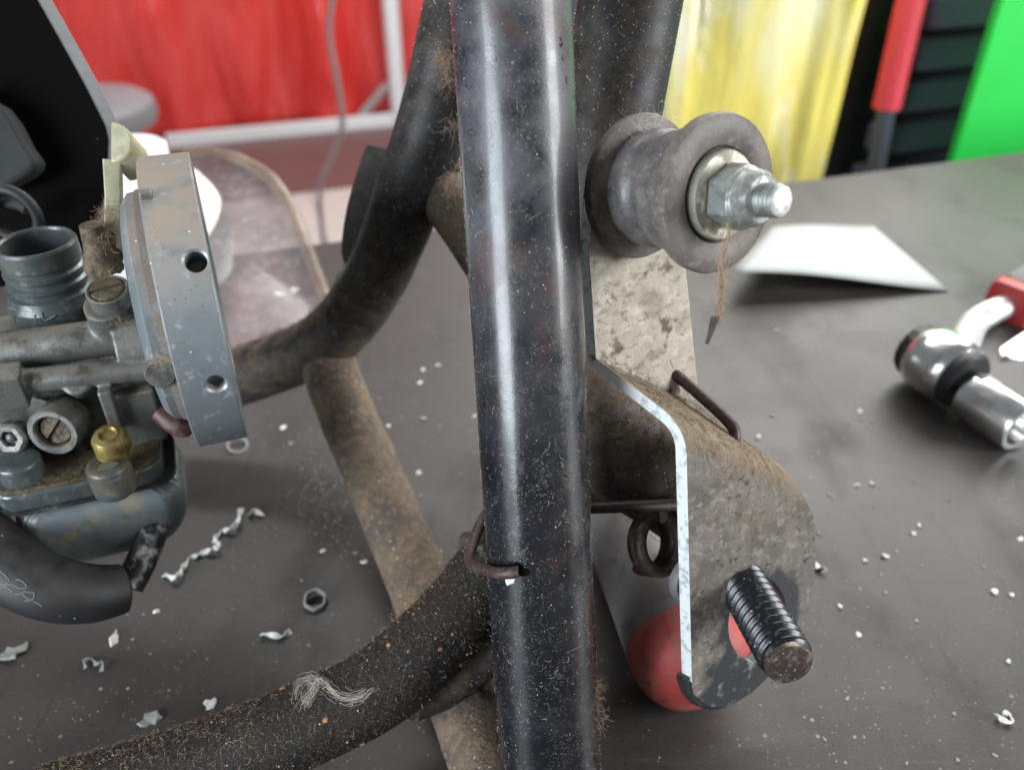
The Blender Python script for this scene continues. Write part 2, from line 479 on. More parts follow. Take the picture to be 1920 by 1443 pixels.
M['alloy_ring'] = mat('blue_grey_alloy_ring', (0.25, 0.278, 0.29), 0.42, .5, layers=[
    (N(0.09, .42, .64, 5), (0.165, 0.20, 0.22), .45, .7, .45), (N(.3, .58, .68, 5, off=4), (.50, .54, .55), .4, .7, .5), (N(.12, .58, .68, 6, (1,1,1), 31), (.12, .125, .12), .6, .6), (N(.8, .62, .70, 5, (.3, 1, 1), 17), (.08, .08, .075), .6, .7),
    (MUL(UPF(.35, .85), N(.12, .25, .5, 5)), (0.33, 0.27, 0.215), .85, .95),
    (SPK(1.0, .26, .88), (.05, .05, .05), .8, .7), (SPK(.6, .2, .9, 5), (.85, .85, .82), .6, .8)], bump=[(1.2, .28, .15, 5)])
M['band'] = mat('dust_caked_shoulder', (0.20, 0.215, 0.215), 0.6, .2, layers=[(N(.22, .34, .52, 6), (0.20, 0.155, 0.115), .9, .95), (N(1.0, .55, .68, 5, off=3), (.30, .25, .20), .9, .6)], bump=[(1.2, .5, .3, 5)])
M['alloy_dark'] = mat('oily_dark_alloy', (0.10, 0.125, 0.13), 0.30, .5, layers=[
    (N(.12, .42, .64, 5), (.07, .075, .07), .5, .8), (N(.2, .56, .72, 6, off=9), (.13, .10, .045), .7, .7), (N(.5, .56, .68, 6, off=19), (.24, .26, .26), .5, .6, .5)] + GRIME(1.0), bump=[(1, .25, .15, 5)])
M['bowl'] = mat('stained_alloy_bowl', (0.185, 0.215, 0.225), 0.42, .35, layers=[
    (N(.09, .42, .64, 5), (.11, .132, .15), .45, .8, .3), (N(.12, .54, .70, 6, off=9), (.24, .20, .10), .6, .75), (N(.3, .56, .66, 6, off=2), (.06, .06, .05), .6, .6)] + GRIME(.7), bump=[(.8, .15, .15, 5)])
M['brass'] = mat('dull_brass', (0.42, 0.31, 0.11), 0.36, .7, layers=[(N(.25, .46, .60, 6), (.10, .062, .022), .6, .9, .3)], bump=[(1, .2, .1, 4)])
M['brass_pale'] = mat('pale_brass', (0.50, 0.47, 0.31), 0.5, .35, layers=[(N(.3, .48, .68, 5), (.30, .27, .16), .6, .7)], bump=[(1, .2, .1, 4)])
M['grime'] = mat('brown_grime', (0.15, 0.11, 0.065), 0.6, .3, layers=[(N(.4, .45, .62, 5), (.04, .03, .022), .6, .9), (N(1.1, .55, .7, 5, off=3), (.26, .21, .13), .9, .7)], bump=[(.8, .8, .6, 5)])
M['rust'] = mat('orange_rust', (0.17, 0.075, 0.028), 0.7, .2, layers=[(N(.4, .42, .62, 5), (.045, .022, .012), .8, .9)], bump=[(.9, .7, .4, 5)])
M['rubber'] = mat('black_rubber', (0.012, 0.012, 0.014), 0.55, layers=[
    (MUL(UPF(.2, .9), N(.15, .35, .65, 5)), (.052, .044, .036), .8, .85), (SPK(.45, .12, .6), (.4, .38, .35), .8, .7)], bump=[(1.2, .3, .15, 4)])
M['pipe'] = mat('scuffed_black_pipe', (0.018, 0.018, 0.018), .4, .3, layers=[(MUL(UPF(-.9, -.3, 0), N(.3, .5, .66, 6)), (.40, .40, .38), .5, .8)], bump=[(1, .3, .2, 4)])
M['stub'] = mat('dark_red_rubber', (0.085, 0.030, 0.028), .5, layers=[(N(.4, .5, .65), (.16, .11, .10), .7, .7)])
M['print'] = mat('pale_grey_print', (0.13, 0.145, 0.15), .7)
M['black_panel'] = mat('matt_black_plate', (0.003, 0.0025, 0.0025), 0.85, layers=[(SPK(.2, .1, .8), (.1, .09, .08), .8, .6)], bump=[(.8, .2, .1, 4)], spec=.06)
M['grey_edge'] = mat('grey_sheet_edge', (0.20, 0.21, 0.22), 0.5, layers=[(N(.2, .4, .7), (.13, .13, .14), .6, .6)])
M['grey_plastic'] = mat('dark_grey_plastic', (0.034, 0.037, 0.038), 0.7, layers=[(N(.08, .4, .7), (.022, .023, .024), .7, .7)], spec=.25)
M['dustblack'] = mat('dusty_black_edge', (0.04, 0.036, 0.033), .7, layers=[(N(.3, .45, .65), (.10, .08, .06), .8, .7)])
M['white'] = mat('white_plastic', (0.86, 0.86, 0.85), 0.45)
M['paper'] = mat('white_card', (0.52, 0.54, 0.53), 0.6, layers=[(N(.05, .5, .7), (.45, .48, .48), .6, .6)])
M['swarf'] = mat('white_shaving', (0.72, 0.72, 0.70), 0.5, layers=[(N(.8, .45, .65), (.50, .50, .48), .5, .7)])
M['swarf_grey'] = mat('grey_flake', (0.24, 0.25, 0.24), 0.6, layers=[(N(.4, .45, .65), (.25, .26, .24), .6, .7)])
M['red'] = mat('red_plastic', (0.55, 0.045, 0.045), 0.4, layers=[(N(.1, .45, .7, 4), (.42, .07, .065), .5, .6)])
M['pink_red'] = mat('dusty_red_rubber', (0.45, 0.062, 0.052), 0.58, layers=[(N(.10, .44, .60, 7), (.34, .115, .10), .7, .9), (N(.35, .56, .66, 6, off=21), (.20, .05, .045), .6, .7), (N(.9, .56, .7, 5, off=4), (.25, .06, .06), .6, .5)], bump=[(.6, .2, .15, 4)])
M['handle_grey'] = mat('dusty_black_grip', (0.17, 0.165, 0.165), 0.5, layers=[(N(.05, .42, .62, 6), (.25, .235, .225), .6, .85), (N(.2, .58, .68, 6, off=9), (.04, .04, .042), .5, .6), (SPK(.5, .15, .8), (.4, .38, .36), .8, .5)], bump=[(.8, .2, .15, 4)])
M['chrome'] = mat('chrome', (0.86, 0.86, 0.86), 0.20, 1.0, layers=[(N(.1, .48, .7, 4), (.70, .70, .69), .36, .7, 1.0)])
M['satin'] = mat('satin_chrome', (0.86, 0.86, 0.86), 0.42, .8)
M['dark_metal'] = mat('dark_metal', (0.035, 0.035, 0.035), 0.45, .5)
M['curtain'] = mat('glossy_red_sheet', (0.66, 0.038, 0.032), 0.24, layers=[(N(.004, .42, .66, 4, (1, 1, .25)), (.66, .075, .070), .45, .8), (N(.003, .55, .72, 4, (1, 1, .2), 40), (.42, .012, .012), .35, .7)], spec=.7)
M['white_rail'] = mat('white_painted_rail', (0.78, 0.79, 0.81), 0.45)
M['tile'] = mat('cream_floor_tile', (0.55, 0.53, 0.50), 0.35, layers=[(N(.006, .4, .7), (.49, .48, .46), .4, .7)])
M['grout'] = mat('grey_grout', (0.28, 0.28, 0.29), .8)
M['brown_floor'] = mat('red_brown_floor', (0.15, 0.085, 0.083), 0.45, layers=[(N(.006, .4, .7), (.15, .085, .08), .5, .7)])
M['brown_floor'].diffuse_color = (.2, .1, .1, 1)
M['stool'] = mat('grey_vinyl', (0.21, 0.20, 0.21), 0.5, layers=[(N(.02, .4, .7), (.16, .155, .17), .5, .6)])
M['cable'] = mat('grey_cable', (0.40, 0.30, 0.30), 0.5)
M['greybar'] = mat('grey_painted_bar', (0.36, 0.33, 0.32), 0.5)
M['yellow'] = mat('yellow_plastic_film', (0.88, 0.74, 0.17), 0.28, layers=[(N(.009, .42, .56, 3, (1, 1, .2)), (.97, .95, .74), .22, .9), (N(.022, .55, .64, 4, (1, 1, .3), 50), (.98, .97, .90), .2, .5), (N(.010, .54, .68, 2, (1, 1, .16), 30), (.76, .58, .09), .35, .5)], bump=[(.03, .55, 9, 3, (1, 1, .3))], spec=.9)  # pale streak layers paint the white highlights of the folds into the yellow
M['blackbox'] = mat('black_plastic_case', (0.014, 0.014, 0.015), 0.5, layers=[(N(.03, .5, .7), (.03, .028, .028), .55, .7)])
M['drawer'] = mat('blue_black_drawer', (0.065, 0.058, 0.10), 0.8)
M['red_bar'] = mat('red_foam_bar', (0.66, 0.045, 0.065), 0.55)
M['grey_rod'] = mat('slate_grey_rod', (0.065, 0.075, 0.095), .45)
M['green'] = mat('bright_green_board', (0.009, 0.62, 0.065), 0.6, layers=[(N(.02, .45, .65), (.012, .57, .058), .6, .5)])
M['lint_tan'] = mat('tan_lint', (0.36, 0.255, 0.165), .9)
M['lint_pale'] = mat('pale_lint', (0.56, 0.50, 0.43), .9)
M['lint_dark'] = mat('brown_lint', (0.10, 0.068, 0.048), .9)
M['crumb'] = mat('orange_crumb', (0.42, 0.20, 0.07), .8, layers=[(N(.5, .45, .6), (.30, .14, .05), .8, .8)])
M['dusty_clear'] = None

def clear_mat(name, base, a):
    m = mat(name, base, .22, layers=[(N(.05, .42, .66, 5), (.28, .17, .16), .35, .6), (N(.2, .52, .70, 6, off=4), (.36, .32, .29), .5, .6),
            (N(.03, .55, .75, 4, off=20), (.12, .09, .09), .3, .7), (SPK(.3, .2, .7), (.7, .68, .64), .7, .7)], bump=[(.06, .3, 1.2, 4), (.9, .15, .1, 4)])
    nt = m.node_tree
    bs = nt.nodes['Principled BSDF']; out = nt.nodes['Material Output']
    tr = nt.nodes.new('ShaderNodeBsdfTransparent'); mx = nt.nodes.new('ShaderNodeMixShader')
    t = nt.nodes.new('ShaderNodeTexNoise'); t.inputs['Scale'].default_value = 60; t.inputs['Detail'].default_value = 6
    r = nt.nodes.new('ShaderNodeMapRange'); r.inputs[1].default_value = .4; r.inputs[2].default_value = .68; r.inputs[3].default_value = a; r.inputs[4].default_value = min(1, a + .35)
    tc = nt.nodes.new('ShaderNodeTexCoord')
    nt.links.new(tc.outputs['Object'], t.inputs['Vector']); nt.links.new(t.outputs[0], r.inputs[0])
    nt.links.new(r.outputs[0], mx.inputs[0]); nt.links.new(tr.outputs[0], mx.inputs[1]); nt.links.new(bs.outputs[0], mx.inputs[2])
    nt.links.new(mx.outputs[0], out.inputs['Surface'])
    return m
M['dusty_clear'] = clear_mat('dusty_clear_plastic', (0.20, 0.17, 0.175), .62)
M['film'] = M['yellow']

# ------------------------------------------------------------------ fibre and crumb helpers
def fibre(geo, pts, r):
    geo.tube(pts, [r] * (len(pts) - 1) + [r * .5], 3, cap=False)
def lint_tube(geo, path, rad, n, lmin, lmax, wd, rnd, t0=0., t1=1., lift=.5, upw=0.0, crumb=0.0):
    path = [Vector(p) for p in path]
    m = len(path) - 1
    done = 0; tries = 0
    while done < n and tries < n * 8:
        tries += 1
        t = (t0 + (t1 - t0) * rnd.random()) * m
        i = min(int(t), m - 1)
        p = path[i].lerp(path[i+1], t - i)
        ax = (path[i+1] - path[i]).normalized()
        _, u, vv = basis(ax)
        a = rnd.random() * 2 * math.pi
        nr = u * math.cos(a) + vv * math.sin(a)
        if nr.dot((CAM - p).normalized()) < -.15: continue
        if upw and rnd.random() > (max(0, nr.z) + .12) ** upw: continue
        L = lmin + (lmax - lmin) * rnd.random() ** 2
        k = rnd.randint(4, 7)
        ang = rnd.random() * 6.28; cur = rnd.gauss(0, .35)
        x = 0.0; th = a; pts = []
        hmax = lift * rnd.random()
        for j in range(k + 1):
            d = u * math.cos(th) + vv * math.sin(th)
            pts.append(p + ax * x + d * (rad + .05 + hmax * math.sin(math.pi * j / k)))
            ang += cur + rnd.gauss(0, .28)
            x += math.cos(ang) * L / k
            th += math.sin(ang) * L / k / rad
        fibre(geo, pts, wd * (.6 + .8 * rnd.random()))
        done += 1
def tuft(geo, c, n, L, wd, rnd, drift=Vector((0, 0, 0)), spread=1.0):
    for _ in range(n):
        p = c + Vector((rnd.gauss(0, 1), rnd.gauss(0, 1), rnd.gauss(0, 1))) * spread
        d = Vector((rnd.gauss(0, 1), rnd.gauss(0, 1), rnd.gauss(0, 1))).normalized() + drift
        pts = [p]
        for j in range(6):
            d = (d + Vector((rnd.gauss(0, .32), rnd.gauss(0, .32), rnd.gauss(0, .32)))).normalized() + drift * .4
            p = p + d * L / 6
            pts.append(p)
        fibre(geo, pts, wd * (.6 + .8 * rnd.random()))
def chip(geo, c, r, nrm, rnd, th=.3, k=6, asp=1.0):
    a, u, vv = basis(nrm)
    rot = rnd.random() * 6.28
    u, vv = u * math.cos(rot) + vv * math.sin(rot), vv * math.cos(rot) - u * math.sin(rot)
    ring = []
    for i in range(k):
        t = 2 * math.pi * i / k
        rr = r * (.45 + .8 * rnd.random())
        ring.append((math.cos(t) * rr * asp, math.sin(t) * rr))
    vs = [c + u*x + vv*y + a * (abs(x) * .25 * rnd.random()) for x, y in ring] + [c + u*x*.8 + vv*y*.8 + a * (th + abs(x) * .25 * rnd.random()) for x, y in ring]
    geo.add(vs, [tuple(range(k-1, -1, -1)), tuple(range(k, 2*k))] + [(i, (i+1) % k, k + (i+1) % k, k+i) for i in range(k)])
def crumbs_tube(geo, path, rad, n, r0, r1, rnd, t0=0., t1=1., upw=1.0):
    m = len(path) - 1; done = 0; tries = 0
    while done < n and tries < n * 9:
        tries += 1
        t = (t0 + (t1 - t0) * rnd.random()) * m
        i = min(int(t), m - 1)
        p = path[i].lerp(path[i+1], t - i)
        ax = (path[i+1] - path[i]).normalized()
        _, u, vv = basis(ax)
        a = rnd.random() * 6.2832
        nr = u * math.cos(a) + vv * math.sin(a)
        if nr.dot((CAM - p).normalized()) < -.1: continue
        if upw and rnd.random() > (max(0, nr.z) + .15) ** upw: continue
        chip(geo, p + nr * (rad - .05), r0 + (r1 - r0) * rnd.random() ** 2, nr, rnd, th=.25, k=5)
        done += 1

# ================================================================== the setting
# ---- bench
def at_bench(e, a, z):           # e along the back edge, a metres-in-mm away from it
    return EDGE_A + E1 * e + E2 * a + UP * z
g = Geo().box(at_bench(330, -380, -20), E1 * 860, E2 * 380, UP * 20)
bench = obj('workbench_top', g, M['bench'], bevel=1.5, base=at_bench(300, -470, 0))
bench['kind'] = 'structure'
# ---- floor with tiles
FZ = -850.0
ft = G(605, 400, FZ)
fl = obj('floor', Geo().box(G(700, 330, FZ) + UP * -22, E1 * 4000, E2 * 4000, UP * 18), M['grout'], base=G(700, 330, FZ))
fl['kind'] = 'structure'
TS = 316.0
row0 = G(605, 430, FZ)
tm = None
for i in range(-6, 6):
    for j in range(-2, 1):
        c = row0 + E1 * (TS * (i + .5)) + E2 * (TS * (j + .5))
        if tm is None:
            tm = obj('tile', Geo().box(c + UP * -3, E1 * (TS/2 - 3), E2 * (TS/2 - 3), UP * 4), M['tile'], fl, bevel=1.5)
            tmc = c
        else:
            t = tm.copy(); COL.objects.link(t); t.location = (c - tmc) * 0.001
        if j == 0:
            pass
far0 = row0 + E2 * (TS + 4)
fb = obj('brown_floor_strip', Geo().box(far0 + E2 * 700 + UP * -2, E1 * 3500, E2 * 700, UP * 5), M['brown_floor'], base=far0)
fb['kind'] = 'structure'

# ================================================================== background things
# ---- red sheet with rail, post and brace
ra, rb = G(325, 272, FZ), G(730, 228, FZ)
rd = E1
b0 = ra + rd * -700
def wave(x, z):
    return 34 * math.sin(x * .0085 + 1.3 * math.sin(x * .0045)) + 9 * math.sin(x * .023 + z * .0012) + 30 * noise.noise(Vector((x * .006, z * .0016, 3))) - 34 * abs(noise.noise(Vector((x * .0075, z * .0021, 8)))) - 12 * abs(noise.noise(Vector((x * .019, z * .004, 4))))
nx, nz = 260, 40
vs = []; fs = []
for j in range(nz + 1):
    z = -30 + 1500 * j / nz
    for i in range(nx + 1):
        x = 2200 * i / nx
        zz = z + (0 if x > 640 else -0)
        vs.append(b0 + rd * x + E2 * (60 + wave(x, z)) + UP * (zz + 42))
for j in range(nz):
    for i in range(nx):
        a = j * (nx + 1) + i
        fs.append((a, a + 1, a + nx + 2, a + nx + 1))
g = Geo().add(vs, fs)
cu = obj('red_sheet', g, M['curtain'], base=b0, ang=180)
so = cu.modifiers.new('s', 'SOLIDIFY'); so.thickness = .003
tag(cu, 'glossy red plastic sheet hanging in soft folds behind the bench', 'sheet')
g = Geo().box(ra + rd * 500 + UP * 22 + E2 * -20, rd * 520, E2 * 16, UP * 26)
rail = obj('base_rail', g, M['white_rail'], base=ra, bevel=4)
tag(rail, 'long white rail along the foot of the red sheet', 'rail')
pz = V(742, 100, (ra.y + rb.y) / 2 - 40)
pb = G(748, 232, FZ)
pt = thing('stand', pb, 'white upright post with a grey slanting brace before the red sheet', 'stand')
obj('post', Geo().tube([pb + E2 * -20, pb + E2 * -20 + UP * 700, pb + E2 * -30 + RT * -34 + UP * 1300], 32, 16), M['white_rail'], pt)
q0 = V(722, 165, pb.y - 20); q1 = V(660, 238, pb.y - 20)
obj('brace', Geo().tube([q0 + (q0 - q1) * .06, q1], 18, 10), M['greybar'], pt)
# hanging cable
cp = [V(628, -40, 1500), V(617, 60, 1500), V(632, 150, 1500), V(642, 235, 1500), V(620, 300, 1500), V(600, 360, 1500), V(606, 470, 1500)]
cp[-1].z = min(cp[-1].z, -560)
tag(obj('cable', Geo().tube(catmull(cp, 6), 5.2, 8), M['cable'], base=cp[-1]), 'thin grey cable dangling in front of the red sheet', 'cable')
# stool
sc0 = V(150, 185, 1700)
stl = thing('stool', Vector((sc0.x, sc0.y, FZ)), 'round grey stool standing before the red sheet', 'stool')
obj('seat', Geo().lathe(sc0 + UP * -35, UP, [(-26, 60), (-26, 120), (-18, 136), (0, 142), (22, 138), (33, 122), (38, 60)], 40), M['stool'], stl)
obj('column', Geo().lathe(Vector((sc0.x, sc0.y, FZ + 40)), UP, [(0, 26), (sc0.z - 95 - FZ, 26)], 20), M['dark_metal'], stl)
obj('base', Geo().lathe(Vector((sc0.x, sc0.y, FZ)), UP, [(0, 180), (18, 180), (40, 60)], 40), M['dark_metal'], stl)

# ---- yellow sack, black cabinet, green board
y0 = 800
yl, yr = V(1150, 330, y0), V(1580, 330, y0)
yc = (yl + yr) / 2
hw = (yr.x - yl.x) / 2
rings = []
for j in range(46):
    z = FZ + (j / 45.0) * (1080)
    ring = []
    for k in range(96):
        t = 2 * math.pi * k / 96
        cx, sy = math.cos(t), math.sin(t)
        rx = hw * (abs(cx) ** .7) * (1 if cx > 0 else -1)
        ry = 62 * (abs(sy) ** .7) * (1 if sy > 0 else -1)
        fold = 22 * noise.noise(Vector((rx * .020, ry * .02, z * .003))) - 20 * abs(noise.noise(Vector((rx * .028 + 9, ry * .02, z * .0022)))) - 7 * abs(noise.noise(Vector((rx * .07 + 3, 1, z * .007)))) + 7 * noise.noise(Vector((rx * .09, ry * .05, z * .006 + 7)))
        fold += 2.5 * math.sin(rx * .11 + z * .004)
        ring.append(Vector((yc.x + rx * (1 + .02 * math.sin(z * .006)), y0 + 62 + ry + (fold if sy < 0 else -fold), z)))
    rings.append(ring)
ys = obj('plastic_sack', Geo().loft(rings), M['yellow'], base=Vector((yc.x, y0 + 62, FZ)), ang=180)
tag(ys, 'tall yellow plastic sack with shiny vertical folds', 'sack')

cabx = V(1575, 330, 900)
cl = V(1577, 200, 880); cr = V(1990, 200, 880)
wd = cr.x - cl.x
cab = thing('tool_cabinet', Vector((cl.x + wd/2, 1000, FZ)), 'black tool cabinet with ridged drawers and a red grab bar', 'cabinet')
c0 = Vector((cl.x, 890, FZ))
g = Geo().box(c0 + E1 * (wd * .5) + E2 * 130 + UP * 530, E1 * (wd * .5), E2 * 130, UP * 530)
obj('body', g, M['blackbox'], cab, bevel=26)
dl = V(1722, 150, 868); 
for k in range(6):
    zc = V(1770, 20 + 78 * k, 868).z
    off = 12 * 0
    cc = Vector((dl.x + 46 + (-6 * k if k < 9 else 0), 880, zc + 0))
    hz = 15.0
    prof = [cc + E2 * -6 + UP * -hz + E1 * -66, cc + E2 * -22 + UP * (-hz + 3) + E1 * -66, cc + E2 * -10 + UP * hz + E1 * -66, cc + E2 * 12 + UP * hz + E1 * -66, cc + E2 * 12 + UP * -hz + E1 * -66]
    obj('drawer', Geo().prism(prof, E1 * 300), M['drawer'], cab, bevel=3)
ba, bb, bc = V(1722, -60, 840), V(1662, 203, 832), V(1640, 330, 832)
gb = obj('grab_bar', Geo().tube([bb, bb.lerp(ba, .5), ba], 13.5, 20), M['red_bar'], cab, label='red padded grab bar')
obj('rod', Geo().tube([Vector((bc.x - 4, bc.y, bc.z - 120)), bc, bb + UP * 4], 9, 14), M['grey_rod'], cab)
g0, g1 = V(1790, 292, 790), V(1884, -15, 790)
gp = [Vector((g0.x - 30, 790, FZ)), Vector((g0.x + 330, 790 + 60, FZ)), Vector((g1.x + 300, 790 + 60, 260)), Vector((g1.x + 24, 790, 260))]
gp[0] = g0 + (g0 - g1) * ((g0.z - FZ) / (g1.z - g0.z)); gp[3] = g1 + (g1 - g0) * 1.2
gr = obj('board', Geo().prism(gp, Vector((0, 12, 0))), M['green'], base=Vector((g0.x, 790, FZ)), bevel=1, smooth=False)
tag(gr, 'bright green board standing beside the black cabinet', 'board')

# ================================================================== things on the bench
# ---- white card, lifted on its near corner
pc = [G(1372, 508, 14), G(1448, 425, 9), G(1637, 424, 1.2), G(1778, 544, .8)]
nu, nv = 16, 8
vs = []; fs = []
for i in range(nu + 1):
    for j in range(nv + 1):
        u, v = i / nu, j / nv
        p = pc[0].lerp(pc[3], u).lerp(pc[1].lerp(pc[2], u), v)
        p.z += 4.0 * math.sin(math.pi * u) * (1 - u) * (1 - .4 * v)
        vs.append(p)
for i in range(nu):
    for j in range(nv):
        a = i * (nv + 1) + j
        fs.append((a, a + nv + 1, a + nv + 2, a + 1))
cdv = obj('card', Geo().add(vs, fs), M['paper'], base=pc[3])
so = cdv.modifiers.new('s', 'SOLIDIFY'); so.thickness = .0006
tag(cdv, 'white card curling up off the bench behind the shiny nut', 'card')

# ---- ratchet and socket
ra_ = G(1690, 705); rb_ = G(1895, 848)
axr = (rb_ - ra_); axr.z = 0; axr.normalize()
sider = Vector((-axr.y, axr.x, 0))
hc = P(1766, 672, 0)
hr = 14.2
hctr = G(1764, 684, hr)                 # centre of the head
rt = thing('ratchet', Vector((hctr.x, hctr.y, 0)), 'chrome ratchet wrench with red collar lying on the bench', 'ratchet')
obj('head', Geo().lathe(hctr, axr, [(-9.5, 9), (-9.5, 11.8), (-7.5, 13.4), (-3, 14.2), (4, 14.2), (8, 13.6), (9.5, 12.4), (9.5, 9)], 48), M['chrome'], rt)
obj('dial', Geo().lathe(hctr, axr, [(-14.5, 9.5), (-14.5, 10.5), (-13, 11.4), (-9.4, 11.4)], 40, lobes=16, lob=.025), M['dark_metal'], rt)
obj('drive_plate', Geo().lathe(hctr, axr, [(9.4, 12.2), (12.4, 12.2), (13.8, 11.0), (13.8, 6), (20, 6)], 40), M['dark_metal'], rt)
hpts = [hctr + sider * 9 + UP * 1, P(1822, 612, 378), P(1850, 590, 384), P(1888, 572, 392), P(1990, 520, 420)]
obj('shank', Geo().tube(catmull(hpts[:4], 8), [6.5, 5.6], 20), M['satin'], rt)
d1 = (hpts[4] - hpts[3]).normalized()
cc = P(1892, 572, 392)
a_, u_, v_ = basis(d1)
def rrect(c, u, v, hx, hy, r, n=5):
    out = []
    for (sx, sy, t0) in ((1, 1, 0), (-1, 1, 90), (-1, -1, 180), (1, -1, 270)):
        for i in range(n + 1):
            t = math.radians(t0 + 90 * i / n)
            out.append(c + u * (sx * (hx - r) + r * math.cos(t)) + v * (sy * (hy - r) + r * math.sin(t)))
    return out
sd = d1.cross(UP).normalized(); upd = sd.cross(d1)
obj('collar', Geo().loft([rrect(cc + d1 * h, sd, upd, a, a * 1.05, 4) for h, a in ((-4, 7.5), (-3, 10.2), (3, 11), (5, 10.2))]), M['red'], rt, label='red plastic collar at the start of the grip')
obj('grip', Geo().loft([rrect(cc + d1 * h, sd, upd, a, a, 5) for h, a in ((5, 9), (8, 11.2), (60, 12.5), (150, 11.0), (156, 8))]), M['handle_grey'], rt)
so0 = hctr + axr * 15.0
sk = thing('socket', Vector((so0.x, so0.y, 0)), 'chrome socket fitted on the ratchet wrench', 'socket')
sr = 9.9
soc = so0 + UP * (sr - hr + .3) + axr * 1.0
obj('barrel', Geo().lathe(soc, axr, [(0, 6.0), (0, 9.0), (1, 9.8), (23, 9.9), (24.5, 9.2), (24.5, 7.2), (16, 7.0), (16, 2)], 48), M['chrome'], sk)
obj('lever', Geo().prism([P(1866, 668, 372), P(1905, 640, 380), P(1945, 615, 386), P(1950, 650, 378), P(1915, 690, 368), P(1872, 684, 366)], UP * 5), M['chrome'], rt, bevel=1.2)

# ---- grip of a tool lying behind the bracket
ga, gb_ = G(1170, 940, 16.3), G(1312, 1268, 16.3)
gax = (gb_ - ga).normalized()
gl = (gb_ - ga).length
hd = thing('screwdriver', Vector((ga.x, ga.y, 0)), 'dark grey tool handle with a red end lying behind the bracket', 'tool handle')
obj('grip', Geo().lathe(ga, gax, [(-40, 8), (-38, 13.5), (-25, 15.8), (gl * .83, 16.2)], 48), M['handle_grey'], hd)
obj('end_cap', Geo().lathe(ga, gax, [(gl * .83, 16.1), (gl * .84, 16.3), (gl * .90, 16.2), (gl * .97, 15.0), (gl * 1.02, 12.6), (gl * 1.055, 8.5), (gl * 1.065, 3)], 48), M['pink_red'], hd, label='red rubber end cap')

# ---- clear dusty sheet and the white bottle behind the carburettor
def sheet_pt(px, py, z): return G(px, py, z)
outl = [(250, 330, 62), (330, 302, 74), (400, 297, 76), (455, 310, 74), (508, 342, 66), (545, 395, 52), (566, 445, 38), (590, 510, 22), (620, 590, 7), (648, 672, 1.5), (560, 720, 1), (440, 740, 1), (330, 700, 10), (250, 560, 26), (225, 430, 45)]
op = [P(px, py, 430 - (py - 300) * .17) for px, py, z in outl]
for p in op:
    if p.z < 1.5: p.z = 1.5
cen = Vector((0, 0, 0))
for p in op: cen += p
cen /= len(op)
cls = catmull([op[-1]] + op + [op[0]], 4)[4:-4]
n = len(cls)
vs = [cen] ; fs = []
RK = (0.35, .7, .9, 1.0)
for k in RK:
    for p in cls:
        q = cen.lerp(p, k)
        vs.append(q + UP * (2.5 * (k == 1.0)))
for i in range(n):
    fs.append((0, 1 + i, 1 + (i+1) % n))
for r in range(len(RK) - 1):
    for i in range(n):
        fs.append((1 + r*n + i, 1 + r*n + (i+1) % n, 1 + (r+1)*n + (i+1) % n, 1 + (r+1)*n + i))
cs = thing('clear_cover', Vector((cen.x, cen.y, 0)), 'dusty clear plastic cover with rounded tan rim behind the carburettor', 'cover')
o = obj('sheet', Geo().add(vs, fs), M['dusty_clear'], cs, ang=180)
M['rim'] = clear_mat('tan_dusty_rim', (0.30, 0.22, 0.15), .42)
rp = [p + UP * 2.6 for p in cls]
i0 = max(range(n), key=lambda i: -abs(i))
seg = rp[5:int(n * .72)]
obj('rim', Geo().tube(seg, 3.2, 10), M['rim'], cs, label='thick tan dusted rim')
bc_ = P(300, 430, 418)
br = 128 / F * 418
wb = thing('bottle', Vector((bc_.x, bc_.y, max(0, bc_.z - br))), 'white round plastic bottle standing behind the carburettor', 'bottle')
obj('body', Geo().lathe(bc_, UP, [(-bc_.z + .5 if bc_.z < br else -br, br * .6), (-br * .8, br * .86), (-br * .3, br * .99), (0, br), (br * .4, br * .93), (br * .72, br * .72), (br * .9, br * .45)], 40), M['white'], wb)
obj('cap', Geo().lathe(bc_ + UP * br * .95 + RT * -6, UP, [(0, br * .5), (2, br * .5), (2.5, br * .53), (9, br * .53), (10.5, br * .48), (10.5, br * .2)], 40), M['white'], wb)

# ---- little ring and loop of swarf on the bench
def ring_obj(px, py, R, r, label):
    c = G(px, py, r)
    o = obj('metal_ring', Geo().torus(c, (UP + RT * .25 + Vector((0, -.2, 0))), R, r, 28, 8), M['swarf_grey'], base=c)
    o.location.z += R * .2 * .001
    return tag(o, label, 'ring')
nc = G(592, 1128, 0)
nut = obj('hex_nut', Geo().lathe(nc, UP + Vector((.1, -.3, 0)), [(0, 2.7), (0, 3.5), (2.6, 3.5), (2.6, 2.7)], 24, close=True, lobes=6, lob=.05), M['swarf_grey'], base=nc, bevel=.2)
tag(nut, 'small dull grey nut lying on the bench left of the tubes', 'nut')
ring_obj(446, 836, 3.6, .5, 'thin dull wire ring on the bench under the carburettor ring')

